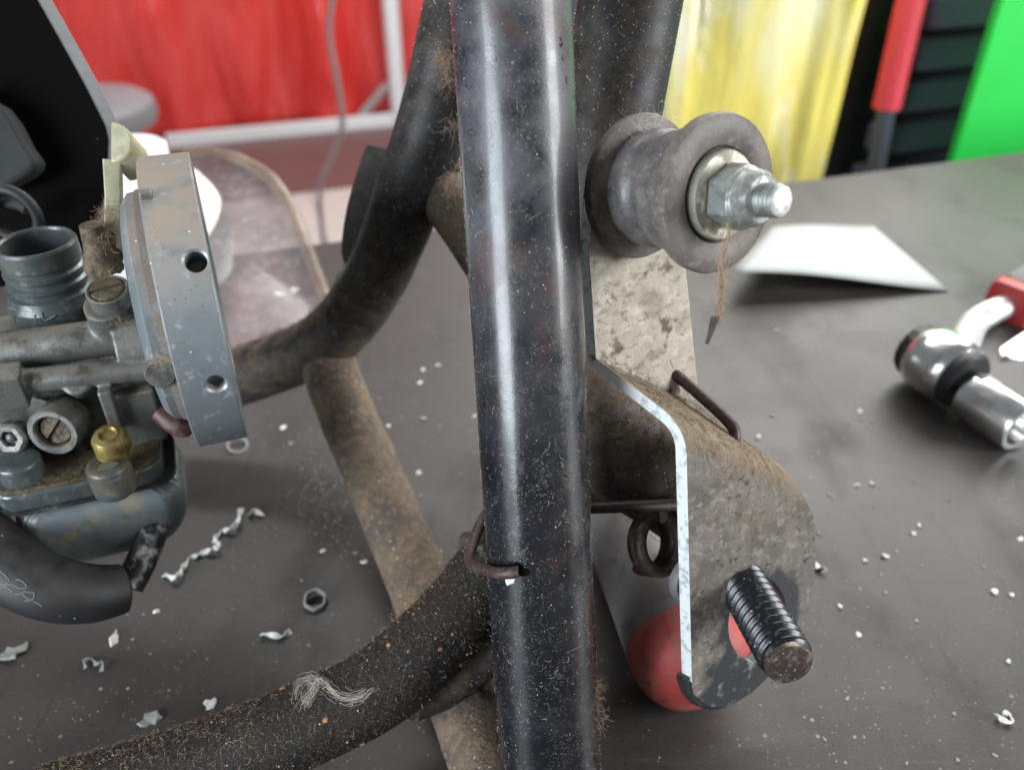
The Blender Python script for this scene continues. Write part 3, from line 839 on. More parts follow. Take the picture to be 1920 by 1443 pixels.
# ---- shavings
rs = random.Random(5)
curl_px = [(452, 953), (442, 983), (416, 997), (402, 1011), (410, 1022), (388, 1033), (357, 1047), (341, 1066), (330, 1083), (308, 1077)]
cpz = []
for i, (a, b) in enumerate(curl_px):
    cpz.append(G(a, b, 1.6 + 1.2 * math.sin(i * 1.9)))
cpth = catmull(cpz, 7)
gg = Geo()
vs = []; fs = []
for i, p in enumerate(cpth):
    t = (cpth[min(i+1, len(cpth)-1)] - cpth[max(i-1, 0)]).normalized()
    sd_ = t.cross(UP).normalized()
    tw = i * .55
    d = sd_ * math.cos(tw) + UP * math.sin(tw)
    e = UP * math.cos(tw) - sd_ * math.sin(tw)
    w_ = .95 * (.7 + .5 * rs.random())
    vs += [p + d * w_ + e * .15, p + d * w_ - e * .15, p - d * w_ - e * .15, p - d * w_ + e * .15]
for i in range(len(cpth) - 1):
    for k in range(4):
        fs.append((i*4+k, i*4+(k+1) % 4, (i+1)*4+(k+1) % 4, (i+1)*4+k))
fs += [(3, 2, 1, 0), tuple((len(cpth)-1)*4 + k for k in range(4))]
tag(obj('shaving', gg.add(vs, fs), M['swarf'], base=G(390, 1030)), 'long twisted pale shaving lying on the bench by the carburettor', 'shaving', 'pale shavings on the bench')
def curl(px, label, w=.9, m='swarf', z=1.0):
    pts = catmull([G(a, b, z + .4 * math.sin(i * 2.)) for i, (a, b) in enumerate(px)], 6)
    g = Geo(); vs = []; fs = []
    for i, p in enumerate(pts):
        t = (pts[min(i+1, len(pts)-1)] - pts[max(i-1, 0)]).normalized()
        sd_ = t.cross(UP).normalized(); tw = .5 + i * .3
        d = sd_ * math.cos(tw) + UP * math.sin(tw); e = UP * math.cos(tw) - sd_ * math.sin(tw)
        vs += [p + d*w + e*.12, p + d*w - e*.12, p - d*w - e*.12, p - d*w + e*.12]
    for i in range(len(pts) - 1):
        for k in range(4): fs.append((i*4+k, i*4+(k+1) % 4, (i+1)*4+(k+1) % 4, (i+1)*4+k))
    fs += [(3, 2, 1, 0), tuple((len(pts)-1)*4+k for k in range(4))]
    return tag(obj('shaving', g.add(vs, fs), M[m], base=G(*px[0])), label, 'shaving', 'pale shavings on the bench')
curl([(160, 1252), (158, 1238), (170, 1234), (180, 1244), (192, 1240), (190, 1258)], 'faint grey S shaped shaving at the lower left of the bench', .6, 'swarf_grey')
curl([(466, 965), (478, 958), (494, 966)], 'short bent pale shaving beside the long twisted one', .9)
curl([(1512, 1058), (1526, 1058), (1540, 1064), (1545, 1072)], 'bent white shaving just right of the bracket', 1.2)
curl([(1868, 1338), (1880, 1348), (1896, 1352), (1892, 1338), (1880, 1336)], 'curled white shaving near the lower right corner', .8)
curl([(490, 1188), (512, 1190), (530, 1192), (545, 1182)], 'ragged pale shaving below the small nut', .9)
def flake(px, py, r, label=None, z=0.0, asp=1.0, m='swarf', k=12, grp=True):
    c = G(px, py, z)
    g = Geo(); chip(g, c, r, UP + Vector((rs.gauss(0, .25), rs.gauss(0, .25), 0)), rs, th=.5, k=k, asp=asp)
    o = obj('flake', g, M[m], base=c, smooth=False)
    return tag(o, label, 'flake', 'pale flakes on the bench')
flake(20, 1225, 4.4, 'large flat grey flake at the left edge below the hose', m='swarf_grey', k=16)
flake(216, 1197, 3.0, 'slim pale flake below the end of the black hose', asp=.45)
flake(284, 1350, 2.4, 'broad grey flake near the lower left corner', m='swarf_grey', asp=1.3)
flake(396, 1322, 2.4, 'small rounded flake above the left end of the lower tube')
flake(538, 549, 5.2, 'jagged white flake on the dusty clear cover', z=14, asp=1.3)
flake(452, 589, 2.6, 'small oblong white flake on the clear cover near the ring', z=8, asp=.6)
FL = [(1605, 910, 2.0, 'left one of two white specks just right of the bracket shoulder'), (1635, 907, 1.6, 'right one of two white specks just right of the bracket shoulder'),
 (1722, 985, 1.9, 'upper white speck of the slanting row right of the bracket'), (1712, 1001, 1.9, 'second white speck of the slanting row right of the bracket'),
 (1660, 1043, 2.6, 'largest white speck of the slanting row right of the bracket'), (1622, 1052, 1.7, 'lowest white speck of the slanting row right of the bracket'),
 (1865, 1110, 2.8, 'oblong white speck near the right edge below the socket'), (1896, 1115, 1.5, 'round white speck beside the oblong one near the right edge'),
 (1913, 1010, 1.8, 'white speck at the very right edge of the bench'), (1574, 1137, 1.9, 'white speck lying right of the threaded stud'),
 (1610, 1190, 1.5, 'white speck to the lower right of the threaded stud tip'), (1890, 1240, 1.9, 'white speck above the curled shaving at the lower right'),
 (792, 694, 2.2, 'left one of a pair of white specks between curved tube and main tube'), (820, 686, 2.2, 'right one of a pair of white specks between curved tube and main tube'),
 (787, 718, 2.0, 'white speck just under the pair beside the main tube'), (793, 785, 2.0, 'lone white speck midway between diagonal tube and main tube'),
 (728, 799, 2.2, 'white speck touching the right side of the diagonal tube'), (785, 886, 2.3, 'slanting white speck right of the middle of the diagonal tube'),
 (891, 780, 2.2, 'white speck half hidden by the left side of the main tube'), (826, 1036, 1.6, 'white speck above the joint of diagonal and lower tubes'),
 (607, 1034, 2.2, 'white speck above the small nut'), (682, 1054, 2.3, 'flat white speck on the left side of the diagonal tube'),
 (532, 802, 2.4, 'round white speck in the shade right of the carburettor ring'), (294, 1146, 1.8, 'white speck right of the end of the black hose'),
 (112, 1168, 1.5, 'white speck right under the black hose'), (1610, 771, 2.6, 'flat white speck nearest the ratchet'), (1457, 620, 2.2, 'white speck right of the dangling lint strand'),
 (1421, 820, 2.0, 'white speck just right of the bent spring wire')]
for (a, b, r, lab) in FL:
    flake(a, b, r * .62, lab, k=6, asp=.8 + .6 * rs.random())
SMALL = [(1681, 1034, 1.5), (1719, 1163, 1.2), (1535, 1000, 1.5), (1555, 927, 1.5), (1562, 933, 1.4), (790, 930, 1.6), (668, 1037, 1.4), (545, 831, 1.8), (565, 1088, 1.3), (1614, 786, 1.8), (1634, 790, 1.6), (1450, 780, 2.2),
 (1715, 905, 1.0), (1652, 1078, 1.4), (1660, 1110, 1.4), (1654, 1290, 1.0), (700, 1195, 1.2), (1588, 1310, 1.6), (1790, 1338, 1.2), (1865, 1415, 1.3), (1545, 1385, 1.0), (1700, 1430, 1.0), (1795, 1425, 1.2), (1728, 1060, 1.2), (1845, 1062, 1.1), (1640, 950, 1.0), (1777, 938, 1.2)]
# fine dust of chips that nobody could count
g = Geo()
for a, b, r in SMALL: chip(g, G(a, b), r * .55, UP, rs, th=.25, k=6, asp=1.3)
for _ in range(2000):
    a, b = rs.random() * 1960 - 20, 480 + rs.random() * 1000
    c = G(a, b)
    if (c - EDGE_A).dot(E2) > -6: continue
    if noise.noise(Vector((c.x * .028, c.y * .028, 5))) < -.05 + .5 * (rs.random() - .5): continue
    chip(g, c, (.14 + .30 * rs.random() ** 3) * (1 if b > 900 else 1.3), UP, rs, th=.15, k=5)
for _ in range(420):                      # the scatter of pale sawdust left of the diagonal tube
    a, b = rs.gauss(610, 32), rs.gauss(925, 55)
    chip(g, G(a + (b - 925) * .25, b), .12 + .34 * rs.random() ** 3, UP, rs, th=.15, k=5)
tag(obj('chip_dust', g, M['swarf_grey'], kind='stuff', smooth=False), 'fine pale chips sprinkled over the grey bench', 'dust')

# ================================================================== the motorcycle frame
fr = thing('motorcycle_frame', G(1000, 1250), 'dusty black welded tube frame standing on the bench', 'motorcycle frame')
main_path = [P(954, -70, 160), P(957, 0, 162), P(979, 400, 171), P(990, 700, 184), P(1008, 1000, 187), P(1024, 1300, 194), P(1032, 1443, 197), P(1036, 1500, 199)]
a0, a1 = P(953, -90, 160), P(1034, 1485, 199)
main_path = [a0.lerp(a1, i / 60) for i in range(-36, 61)]
MR = 12.0
gm = Geo().tube(main_path, MR, 72, wob=.12)
obj('main_tube', gm, M['paint'], fr, ang=60)
main_bvh = gm.bvh()
rear_path = [P(1196, -80, 205).lerp(P(1092, 520, 222), i / 30) for i in range(-30, 31)]
g = Geo().tube(rear_path, 13.2, 48)
obj('rear_tube', g, M['paint3'], fr)
cpx = [(880, -60, 232), (866, 0, 234), (845, 100, 237), (812, 230, 243), (768, 360, 252), (737, 445, 262), (700, 527, 272), (648, 603, 282), (588, 652, 290), (520, 680, 295), (440, 708, 298), (300, 745, 300)]
cv0 = [P(*q) for q in cpx]
cv_path = catmull([cv0[0] + (cv0[0] - cv0[2]) * 3.2] + cv0, 6)
g = Geo().tube(cv_path, [10.6] * len(cv_path), 40, wob=.15)
obj('curved_tube', g, M['paint3'], fr)
cross_path = [P(800, 318, 252), P(836, 372, 250), P(890, 450, 247), P(1000, 615, 238), P(1110, 775, 228), P(1225, 930, 222)]
cross_path = catmull(cross_path, 6)
obj('cross_tube', Geo().tube(cross_path[:23], 8.0, 36, wob=.15), M['tan_tube'], fr, label='tan dusted cross tube')
low_cross = [P(1040, 690, 226), P(1105, 790, 221), P(1170, 852, 217), P(1262, 915, 214), P(1330, 965, 212)]
lc_path = catmull(low_cross, 6)
obj('stub_tube', Geo().tube(lc_path, [14.5, 12.0], 40, wob=.2), M['stubm'], fr)
obj('stub_tube', Geo().tube([P(1075, 905, 225), P(1125, 905, 225), P(1150, 895, 226)], 5.5, 24), M['paint3'], fr)
dg = [P(600, 640, 292), P(640, 750, 283), P(700, 890, 268), P(755, 1020, 254), P(800, 1130, 241), P(842, 1240, 226), P(880, 1340, 214), P(915, 1440, 204), P(930, 1490, 199)]
dg_path = catmull(dg, 6)
obj('diagonal_tube', Geo().tube(dg_path, [9.6, 9.4], 40, wob=.35), M['tan_tube'], fr, label='tan dusted diagonal tube')
lw = [P(985, 975, 212), P(955, 1022, 210), P(905, 1092, 207), P(850, 1160, 204), P(775, 1235, 201), P(690, 1300, 199), P(560, 1362, 196), P(400, 1425, 193), P(230, 1478, 190), P(80, 1520, 188)]
lw_path = catmull(lw, 6)
LR = 9.9
gl_ = Geo().tube(lw_path, LR, 44, wob=.25)
obj('lower_tube', gl_, M['lower'], fr)
low_bvh = gl_.bvh()
uw = [P(960, 1160, 217), P(915, 1205, 214), P(862, 1255, 211), P(815, 1292, 208), P(765, 1315, 203)]
obj('gusset', Geo().tube(catmull(uw, 5), [8.6, 5.0], 30), M['paint2'], fr)
st = [P(706, 275, 262), P(693, 330, 264), P(676, 400, 268), P(664, 470, 272), P(668, 500, 274)]
vs = []
stp = catmull(st, 5)
gs = Geo()
rings = []
for i, p in enumerate(stp):
    t = (stp[min(i+1, len(stp)-1)] - stp[max(i-1, 0)]).normalized()
    sd_ = cv(1, .2, 0).normalized(); dp = t.cross(sd_).normalized()
    wv = 2.6 * math.sin(math.pi * (.12 + .86 * i / len(stp))) + 1.2
    rings.append([p + sd_*8 + dp*5, p - sd_*wv + dp*5, p - sd_*wv - dp*5, p + sd_*8 - dp*5])
obj('rubber_strip', gs.loft(rings), M['dustblack'], fr, bevel=.6)

def weld(c, ax, R, r, sd):
    a, u, vv = basis(ax); pts = []
    for k in range(49):
        t = 2 * math.pi * k / 48
        q = c + (u * math.cos(t) + vv * math.sin(t)) * R
        pts.append(q + a * (.7 * math.sin(k * 2.1 + sd)))
    obj('weld_bead', Geo().tube(pts, [r * (.8 + .3 * math.sin(k * 1.35 + sd)) for k in range(49)], 8, cap=False, wob=.3), M['weld'], fr)
weld(cross_path[3] + (cross_path[4] - cross_path[3]) * .6, cross_path[5] - cross_path[2], 8.0, 1.5, 1)
weld(dg_path[2], dg_path[3] - dg_path[1], 9.6, 1.7, 2)
weld(lw_path[9], lw_path[10] - lw_path[8], 10.0, 1.7, 4)
# lint, hairs and grit that lie on the frame
rl = random.Random(21)
g = Geo()
lint_tube(g, main_path, MR, 520, .3, 1.5, .026, rl, .38, .99, .2)
lint_tube(g, main_path, MR, 60, 1.5, 4.5, .022, rl, .38, .99, .5)
lint_tube(g, rear_path, 13.2, 150, .5, 2.5, .03, rl, .52, .98, .5)
lint_tube(g, cv_path, 10.6, 200, .6, 3, .04, rl, 0, 1, .8, 1.0)
obj('pale_lint', g, M['lint_pale'], fr, kind='stuff')
g = Geo()
crumbs_tube(g, main_path, MR, 260, .05, .18, rl, .37, .995, 0)
crumbs_tube(g, rear_path, 13.2, 160, .07, .26, rl, .5, .98, 0)
crumbs_tube(g, lw_path, LR, 220, .06, .24, rl, 0, 1, .6)
crumbs_tube(g, lc_path, 13.2, 350, .08, .3, rl, 0, 1, .6)
obj('pale_grit', g, M['lint_pale'], fr, kind='stuff', smooth=False)
g = Geo()
lint_tube(g, lw_path, LR, 2600, .4, 2.4, .036, rl, 0, 1, 1.0, .7)
lint_tube(g, dg_path, 9.0, 900, .6, 3.0, .055, rl, 0, 1, 1.0, .7)
lint_tube(g, lc_path, 13.0, 1100, .6, 3.6, .035, rl, 0, .9, 1.4, .9)
lint_tube(g, cv_path, 10.6, 420, .6, 3.0, .05, rl, .5, 1, 1.2, 1.2)
obj('brown_lint', g, M['lint_dark'], fr, kind='stuff')
g = Geo()
lint_tube(g, lw_path, LR, 700, .4, 2.2, .032, rl, 0, 1, 1.1, .9)
lint_tube(g, lw_path, LR, 520, .5, 2.6, .028, rl, .70, 1, .6, 1.2)
lint_tube(g, lc_path, 13.0, 700, .6, 3.6, .03, rl, .1, .8, 1.6, 1.2)
lint_tube(g, dg_path, 9.0, 360, .6, 3.0, .05, rl, 0, 1, 1.0, .9)
lint_tube(g, main_path, MR, 150, .4, 1.6, .03, rl, .37, .99, .5)
for (px, py, d, n, L, sp) in [(829, 100, 222, 110, 4.5, .9), (833, 122, 221, 70, 4, .8), (840, 155, 220, 40, 5, .9), (845, 235, 216, 30, 5, .9), (1108, 1282, 190, 150, 3.2, .9), (1112, 1310, 190, 90, 3.2, .8), (1116, 1350, 191, 40, 4, .8), (1156, 820, 205, 110, 3.6, 1.0), (1086, 712, 185, 60, 2.4, .5), (770, 1122, 212, 120, 5, 1.6), (790, 1142, 202, 110, 4, 1.4), (745, 1172, 202, 60, 4, 1.2), (845, 330, 214, 30, 5, 1.0)]:
    tuft(g, P(px, py, d), n, L, .028, rl, Vector((0, 0, -.22)), sp)
obj('tan_lint', g, M['lint_tan'], fr, kind='stuff')
g = Geo()
crumbs_tube(g, lw_path, LR, 11, .4, 1.0, rl, .25, .7, .8)
obj('orange_crumbs', g, M['crumb'], fr, kind='stuff', smooth=False)
# a matted curl of fluff on the lower tube
g = Geo()
def on(bvh, px, py, lift):
    h, nn, _, _ = bvh.ray_cast(CAM, ray(px, py))
    return (h + (CAM - h).normalized() * lift) if h is not None else None
fl_px = [(560, 1318), (556, 1298), (566, 1280), (584, 1274), (592, 1286), (582, 1304), (566, 1318), (592, 1276), (612, 1284), (632, 1302), (655, 1308), (678, 1302), (690, 1290), (712, 1278)]
fp = [on(low_bvh, a, b, 1.0) for a, b in fl_px]
fp = [p if p is not None else P(a, b, 190) for p, (a, b) in zip(fp, fl_px)]
fp = catmull(fp, 5)
for _ in range(130):
    i = rl.randint(0, len(fp) - 14); k = rl.randint(9, 13)
    off = Vector((rl.gauss(0, .75), rl.gauss(0, .75), rl.gauss(0, .75)))
    fibre(g, [fp[i + j] + off + Vector((rl.gauss(0, .12), rl.gauss(0, .12), rl.gauss(0, .12))) for j in range(k)], .024)
fluff = obj('fluff', g, M['lint_pale'], base=P(600, 1290, 190), kind=None)
tag(fluff, 'curl of pale matted fluff stuck on the lower tube', 'fluff')

# ---- wire hook on the main tube
def mtp(px, py, lift):
    h, nn, _, _ = main_bvh.ray_cast(CAM, ray(px, py))
    return h + nn * lift
hp = [P(935, 930, 205), P(905, 975, 203), P(890, 1010, 198), P(880, 1045, 192), P(889, 1062, 187), P(910, 1067, 182), mtp(935, 1068, 1.5), mtp(958, 1068, 1.6), mtp(975, 1068, .9)]
wh = obj('wire_hook', Geo().tube(catmull(hp, 6), 1.35, 14), M['wire'], base=hp[4])
tag(wh, 'bent brown wire end hooked into the front of the black main tube', 'wire hook')
hc_ = mtp(975, 1068, .05)
g = Geo(); a, u, vv = basis(CAM - hc_)
obj('hole', Geo().lathe(mtp(978, 1066, -.6), (CAM - hc_), [(0, 1.0), (0.75, 1.9), (.9, 1.6)], 20), M['black_panel'], fr)
g = Geo(); chip(g, mtp(961, 1083, 0), 1.25, CAM - hc_, rl, th=.2, k=7, asp=1.6); chip(g, mtp(978, 1077, 0), .8, CAM - hc_, rl, th=.2, k=6, asp=1.6)
obj('bare_chip', g, M['chip_white'], fr, kind='stuff', smooth=False)

# ================================================================== the bracket
bk0 = P(1093, 560, 187.5)
nB = cv(.64, .36, -.68).normalized()
vB = cv(.095, .93, .35).normalized()
wB = cv(.78, .32, .55).normalized()
# side profile in (n, v): upper leg, shelf, lower leg
crease1 = 15.8
SH_N, SH_V = 26.5, 6.0
low_len = 62.0
prof_pts = [(0, -10), (0, crease1), (SH_N, crease1 + SH_V), (SH_N, crease1 + SH_V + low_len)]
def fillet(pts, rads, n=8):
    out = [Vector(pts[0])]
    for i in range(1, len(pts) - 1):
        p, a, b = Vector(pts[i]), Vector(pts[i-1]), Vector(pts[i+1])
        da, db = (a - p).normalized(), (b - p).normalized()
        r = rads[i-1]
        A, B_ = p + da * r, p + db * r
        for k in range(n + 1):
            t = k / n
            out.append(A.lerp(p, t).lerp(p.lerp(B_, t), t))
    out.append(Vector(pts[-1]))
    return out
pf = fillet([Vector((a, b, 0)) for a, b in prof_pts], [2.0, 4.2])
cum = [0.0]
for i in range(1, len(pf)): cum.append(cum[-1] + (pf[i] - pf[i-1]).length)
def prof_at(s):
    if s <= 0: return pf[0] + Vector((0, s, 0))
    for i in range(1, len(pf)):
        if s <= cum[i] or i == len(pf) - 1:
            t = (s - cum[i-1]) / (cum[i] - cum[i-1])
            return pf[i-1].lerp(pf[i], t)
def prof_n(s):
    t = (prof_at(s + .05) - prof_at(s - .05)).normalized()
    return Vector((t.y, -t.x, 0))
def bmap(u, s, t):
    p = prof_at(s) + prof_n(s) * t
    return bk0 + wB * u + nB * p.x + vB * p.y
S_END = cum[-1]
S_LOW0 = S_END - low_len                # about the start of the lower leg
def low_us(px, py):                     # photo point on the lower leg's front -> (u, s)
    o = bmap(0, S_END - 20, 0)
    r = ray(px, py)
    nn = wB.cross(vB).normalized()
    h = CAM + r * ((o - CAM).dot(nn) / r.dot(nn))
    d = h - o
    # solve d = u*wB + k*vB
    ww, vv_, wv = wB.dot(wB), vB.dot(vB), wB.dot(vB)
    a, b = d.dot(wB), d.dot(vB)
    det = ww * vv_ - wv * wv
    u = (a * vv_ - b * wv) / det; k = (b * ww - a * wv) / det
    return u, S_END - 20 + k
W_UP = 33.0
right_px = [(1505, 960), (1509, 1040), (1503, 1120), (1478, 1190), (1440, 1238), (1390, 1285), (1345, 1312), (1308, 1308)]
rus = [low_us(*q) for q in right_px]
lowleft = low_us(1292, 1288)
def up_us(px, py):
    o = bmap(0, 10, 0); r = ray(px, py)
    nn = wB.cross(vB).normalized()
    d = CAM + r * ((o - CAM).dot(nn) / r.dot(nn)) - o
    ww, vv_, wv = wB.dot(wB), vB.dot(vB), wB.dot(vB)
    a, b = d.dot(wB), d.dot(vB)
    det = ww * vv_ - wv * wv
    return (a * vv_ - b * wv) / det, 10 + (b * ww - a * wv) / det
top_px = [(1092, 470), (1090, 400), (1100, 320), (1130, 260), (1180, 235), (1230, 260), (1255, 330), (1262, 420), (1266, 490), (1274, 560), (1282, 640), (1290, 710)]
outline = [up_us(*q) for q in top_px]
outline[0] = (0, outline[0][1])
outline += [(W_UP + .3, cum[9])]
s_sh = cum[-1] - low_len - 2
outline += [(W_UP + 2, s_sh - 14), (W_UP + 4.5, s_sh - 2)]
outline += [q for q in rus]
outline += [(0.6, lowleft[1]), (0, lowleft[1] - 2), (0, 30)]
hole_c = low_us(1404, 1150)
hole = [low_us(1400 + 55 * math.cos(t) + 6 * math.sin(t) * -1, 1148 + 80 * math.sin(t) + 4 * math.cos(t)) for t in [2 * math.pi * k / 40 for k in range(40)]]
bm = bmesh.new()
# refine the outline
ol = []
for i in range(len(outline)):
    a, b = Vector((*outline[i], 0)), Vector((*outline[(i+1) % len(outline)], 0))
    m_ = max(1, int((b - a).length / 2.0))
    for k in range(m_): ol.append(a.lerp(b, k / m_))
ev = [bm.verts.new(p) for p in ol]
ee = [bm.edges.new((ev[i], ev[(i+1) % len(ev)])) for i in range(len(ev))]
hv = [bm.verts.new((x, y, 0)) for x, y in hole]
ee += [bm.edges.new((hv[i], hv[(i+1) % len(hv)])) for i in range(len(hv))]
bmesh.ops.triangle_fill(bm, use_beauty=True, use_dissolve=False, edges=ee)
smin, smax = min(p.y for p in ol), max(p.y for p in ol)
cuts = [smin + 2.2 * k for k in range(1, int((smax - smin) / 2.2))]
cuts += list(cum[1:-1])
for c in sorted(set(cuts)):
    bmesh.ops.bisect_plane(bm, geom=bm.verts[:] + bm.edges[:] + bm.faces[:], plane_co=(0, c, 0), plane_no=(0, 1, 0), dist=1e-4)
for c in (3, 7, 11, 15, 19, 23, 27, 31, 35, 39):
    bmesh.ops.bisect_plane(bm, geom=bm.verts[:] + bm.edges[:] + bm.faces[:], plane_co=(c, 0, 0), plane_no=(1, 0, 0), dist=1e-4)
bm.verts.ensure_lookup_table(); bm.verts.index_update()
TH = 3.1
def bulge(u, s):                        # the lower leg's face is slightly domed and its foot curls back
    b = 0.0
    if s > S_LOW0: b = .9 * math.sin(min(1, (s - S_LOW0) / 50) * math.pi) * math.sin(max(0, min(1, u / 40)) * math.pi)
    return b
fv = [bmap(v.co.x, v.co.y, TH + bulge(v.co.x, v.co.y)) for v in bm.verts]
bv = [bmap(v.co.x, v.co.y, bulge(v.co.x, v.co.y)) for v in bm.verts]
nF = len(fv)
usv = [(v.co.x, v.co.y) for v in bm.verts]
hw_ = bmap(hole_c[0], hole_c[1], TH); fw_ = bmap(low_us(1390, 1262)[0], low_us(1390, 1262)[1], TH)
front = [tuple(v.index for v in f.verts) for f in bm.faces]
bedge = [(e.verts[0].index, e.verts[1].index) for e in bm.edges if len(e.link_faces) == 1]
bm.free()
brk = thing('engine_mount_bracket', bmap(18, S_END, 0), 'bent steel mounting bracket with cream upper leg, spool and bolt', 'bracket')
# one plate with several worn finishes
org = wloc(brk) * 1000
M['plate_low'] = mat('grimy_grey_plate', (0.175, 0.160, 0.145), 0.58, 0.25, layers=[
    (N(0.12, .46, .60, 7), (0.075, 0.066, 0.058), .7, .85),
    (N(0.5, .52, .66, 6, off=4), (0.31, 0.295, 0.28), .55, .75),
    (MUL(N(.6, .55, .62, 6, off=8), N(.09, .44, .56, 4, off=40)), (0.016, 0.014, 0.013), .6, .95),
    (N(1.6, .58, .66, 5, off=18), (0.030, 0.026, 0.024), .7, .8),
    (MUL(UPF(.12, .6), N(.3, .25, .5, 6)), (0.21, 0.155, 0.095), .9, .9),
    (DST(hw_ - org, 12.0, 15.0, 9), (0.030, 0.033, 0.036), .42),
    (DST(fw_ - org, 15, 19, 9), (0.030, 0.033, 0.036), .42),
    (MUL(DST(fw_ - org, 15, 19, 9), N(.25, .55, .68, 6, off=12)), (0.30, 0.30, 0.29), .5, .8)],
    bump=[(1.2, .55, .3, 5)])
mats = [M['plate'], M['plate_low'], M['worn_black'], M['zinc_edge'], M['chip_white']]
org = wloc(brk) * 1000
me = bpy.data.meshes.new('plate')
faces = [f for f in front] + [tuple(i + nF for i in reversed(f)) for f in front]
side = [(a, b, b + nF, a + nF) for a, b in bedge]
me.from_pydata([((p - org) * .001)[:] for p in fv + bv], [], faces + side)
bmm = bmesh.new(); bmm.from_mesh(me); bmesh.ops.recalc_face_normals(bmm, faces=bmm.faces); bmm.to_mesh(me); bmm.free()
for m_ in mats: me.materials.append(m_)
h_c = Vector((*hole_c, 0))
foot_b = low_us(1320, 1290)
for p in me.polygons:
    idx = [i % nF for i in p.vertices]
    u = sum(usv[i][0] for i in idx) / len(idx); s = sum(usv[i][1] for i in idx) / len(idx)
    is_side = p.index >= len(faces)
    k = 0
    nz = noise.noise(Vector((u * .16, s * .16, 1))) * 5
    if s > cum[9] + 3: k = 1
    if is_side:
        k = 3 if u < 2 else 1
        if u < 2 and cum[9] - 2 < s < S_LOW0 - 9: k = 4
        if u < 2 and s > lowleft[1] - 3: k = 2
    p.material_index = k
me.polygons.foreach_set('use_smooth', [True] * len(me.polygons))
me.set_sharp_from_angle(angle=math.radians(50))
plate = bpy.data.objects.new('plate', me); COL.objects.link(plate); plate.parent = brk
bv_ = plate.modifiers.new('bevel', 'BEVEL'); bv_.width = .00035; bv_.segments = 2; bv_.limit_method = 'ANGLE'; bv_.angle_limit = math.radians(55)

lp = [bmap(*low_us(*q), TH * .35) for q in [(1500, 950), (1507, 1040), (1502, 1120), (1478, 1188), (1440, 1238), (1390, 1284), (1342, 1310), (1306, 1306), (1284, 1288), (1274, 1262)]]
obj('lip', Geo().tube(catmull(lp, 5), [1.2] * 22 + [1.7] * 24, 16), M['worn_black'], brk)
# ---- spool, washer, nut and bolt
sB = cv(.56, .26, -.79).normalized()
_r = ray(1187, 349); _n = wB.cross(vB).normalized()
spc = CAM + _r * ((bmap(0, 0, TH) - CAM).dot(_n) / _r.dot(_n))
spc = spc + sB * 2.6
def spl(prof): return Geo().lathe(spc, sB, prof, 64)
SK = .885
def sobj(name, geo, *r, **k):
    geo.v = [spc + (p - spc) * SK for p in geo.v]
    return obj(name, geo, *r, **k)
spool = sobj('spool', spl([(1.5, 6), (1.5, 12.2), (3, 13.6), (4.5, 14.1), (7.5, 14.2), (9.0, 13.8), (10.2, 12.8), (11.4, 12.9), (12.6, 13.8), (15, 14.3), (18, 14.3), (22, 14.3), (23, 6)]), M['rubber_grey'], brk)
sobj('flange', spl([(-1.4, 8), (-1.4, 16.6), (-.8, 17.4), (.6, 17.6), (1.5, 17.2), (2.1, 15.6), (2.6, 13.0), (2.2, 8)]), M['flange'], brk)
f2 = 23.6
sobj('flange', Geo().lathe(spc + sB * f2, sB, [(-1.1, 9), (-1.1, 16.8), (-.5, 17.6), (1.2, 17.8), (2.6, 17.4), (3.2, 15.8), (2.9, 12.5), (2.2, 10.8), (1.2, 10.3), (1.0, 6)], 64), M['flange'], brk)
sobj('bore', Geo().lathe(spc + sB * (f2 + 1.1), sB, [(0, 4), (.2, 10.4), (.6, 10.2), (.5, 4)], 48), M['dustblack'], brk)
sobj('washer', Geo().lathe(spc + sB * (f2 + 1.4), sB, [(0, 5), (0, 9.5), (.4, 9.9), (2.2, 9.9), (2.6, 9.5), (2.6, 5)], 48), M['washer'], brk)
nb = spc + sB * (f2 + 4.3)
hexr = 7.2
a, u, vv = basis(sB)
def hexring(h, r, rot=.35): return [nb + a*h + (u*math.cos(rot + k*math.pi/12) + vv*math.sin(rot + k*math.pi/12)) * (r * math.cos(math.pi/6) / max(.001, math.cos(((k*math.pi/12) % (math.pi/3)) - math.pi/6))) for k in range(24)]
def cring(h, r, rot=.35): return [nb + a*h + (u*math.cos(rot + k*math.pi/12) + vv*math.sin(rot + k*math.pi/12)) * r for k in range(24)]
sobj('nut', Geo().loft([cring(0, 5), hexring(0, 7.0), hexring(.5, 7.3), hexring(4.6, 7.3), cring(5.8, 6.9), cring(6.2, 6.4), cring(8.8, 6.1), cring(10.0, 5.2), cring(10.3, 3.5)]), M['steel'], brk, ang=30, bevel=.25)
bo = sobj('bolt', Geo().thread(nb + sB * 6, sB, 3.7, 1.1, 8.6, .42, 36, 8), M['steel'], brk, ang=60)
sobj('bolt_end', Geo().lathe(nb + sB * 14.4, sB, [(0, 3.2), (.5, 3.25), (.8, 2.8), (.75, 1)], 36), M['bolt_end'], bo)

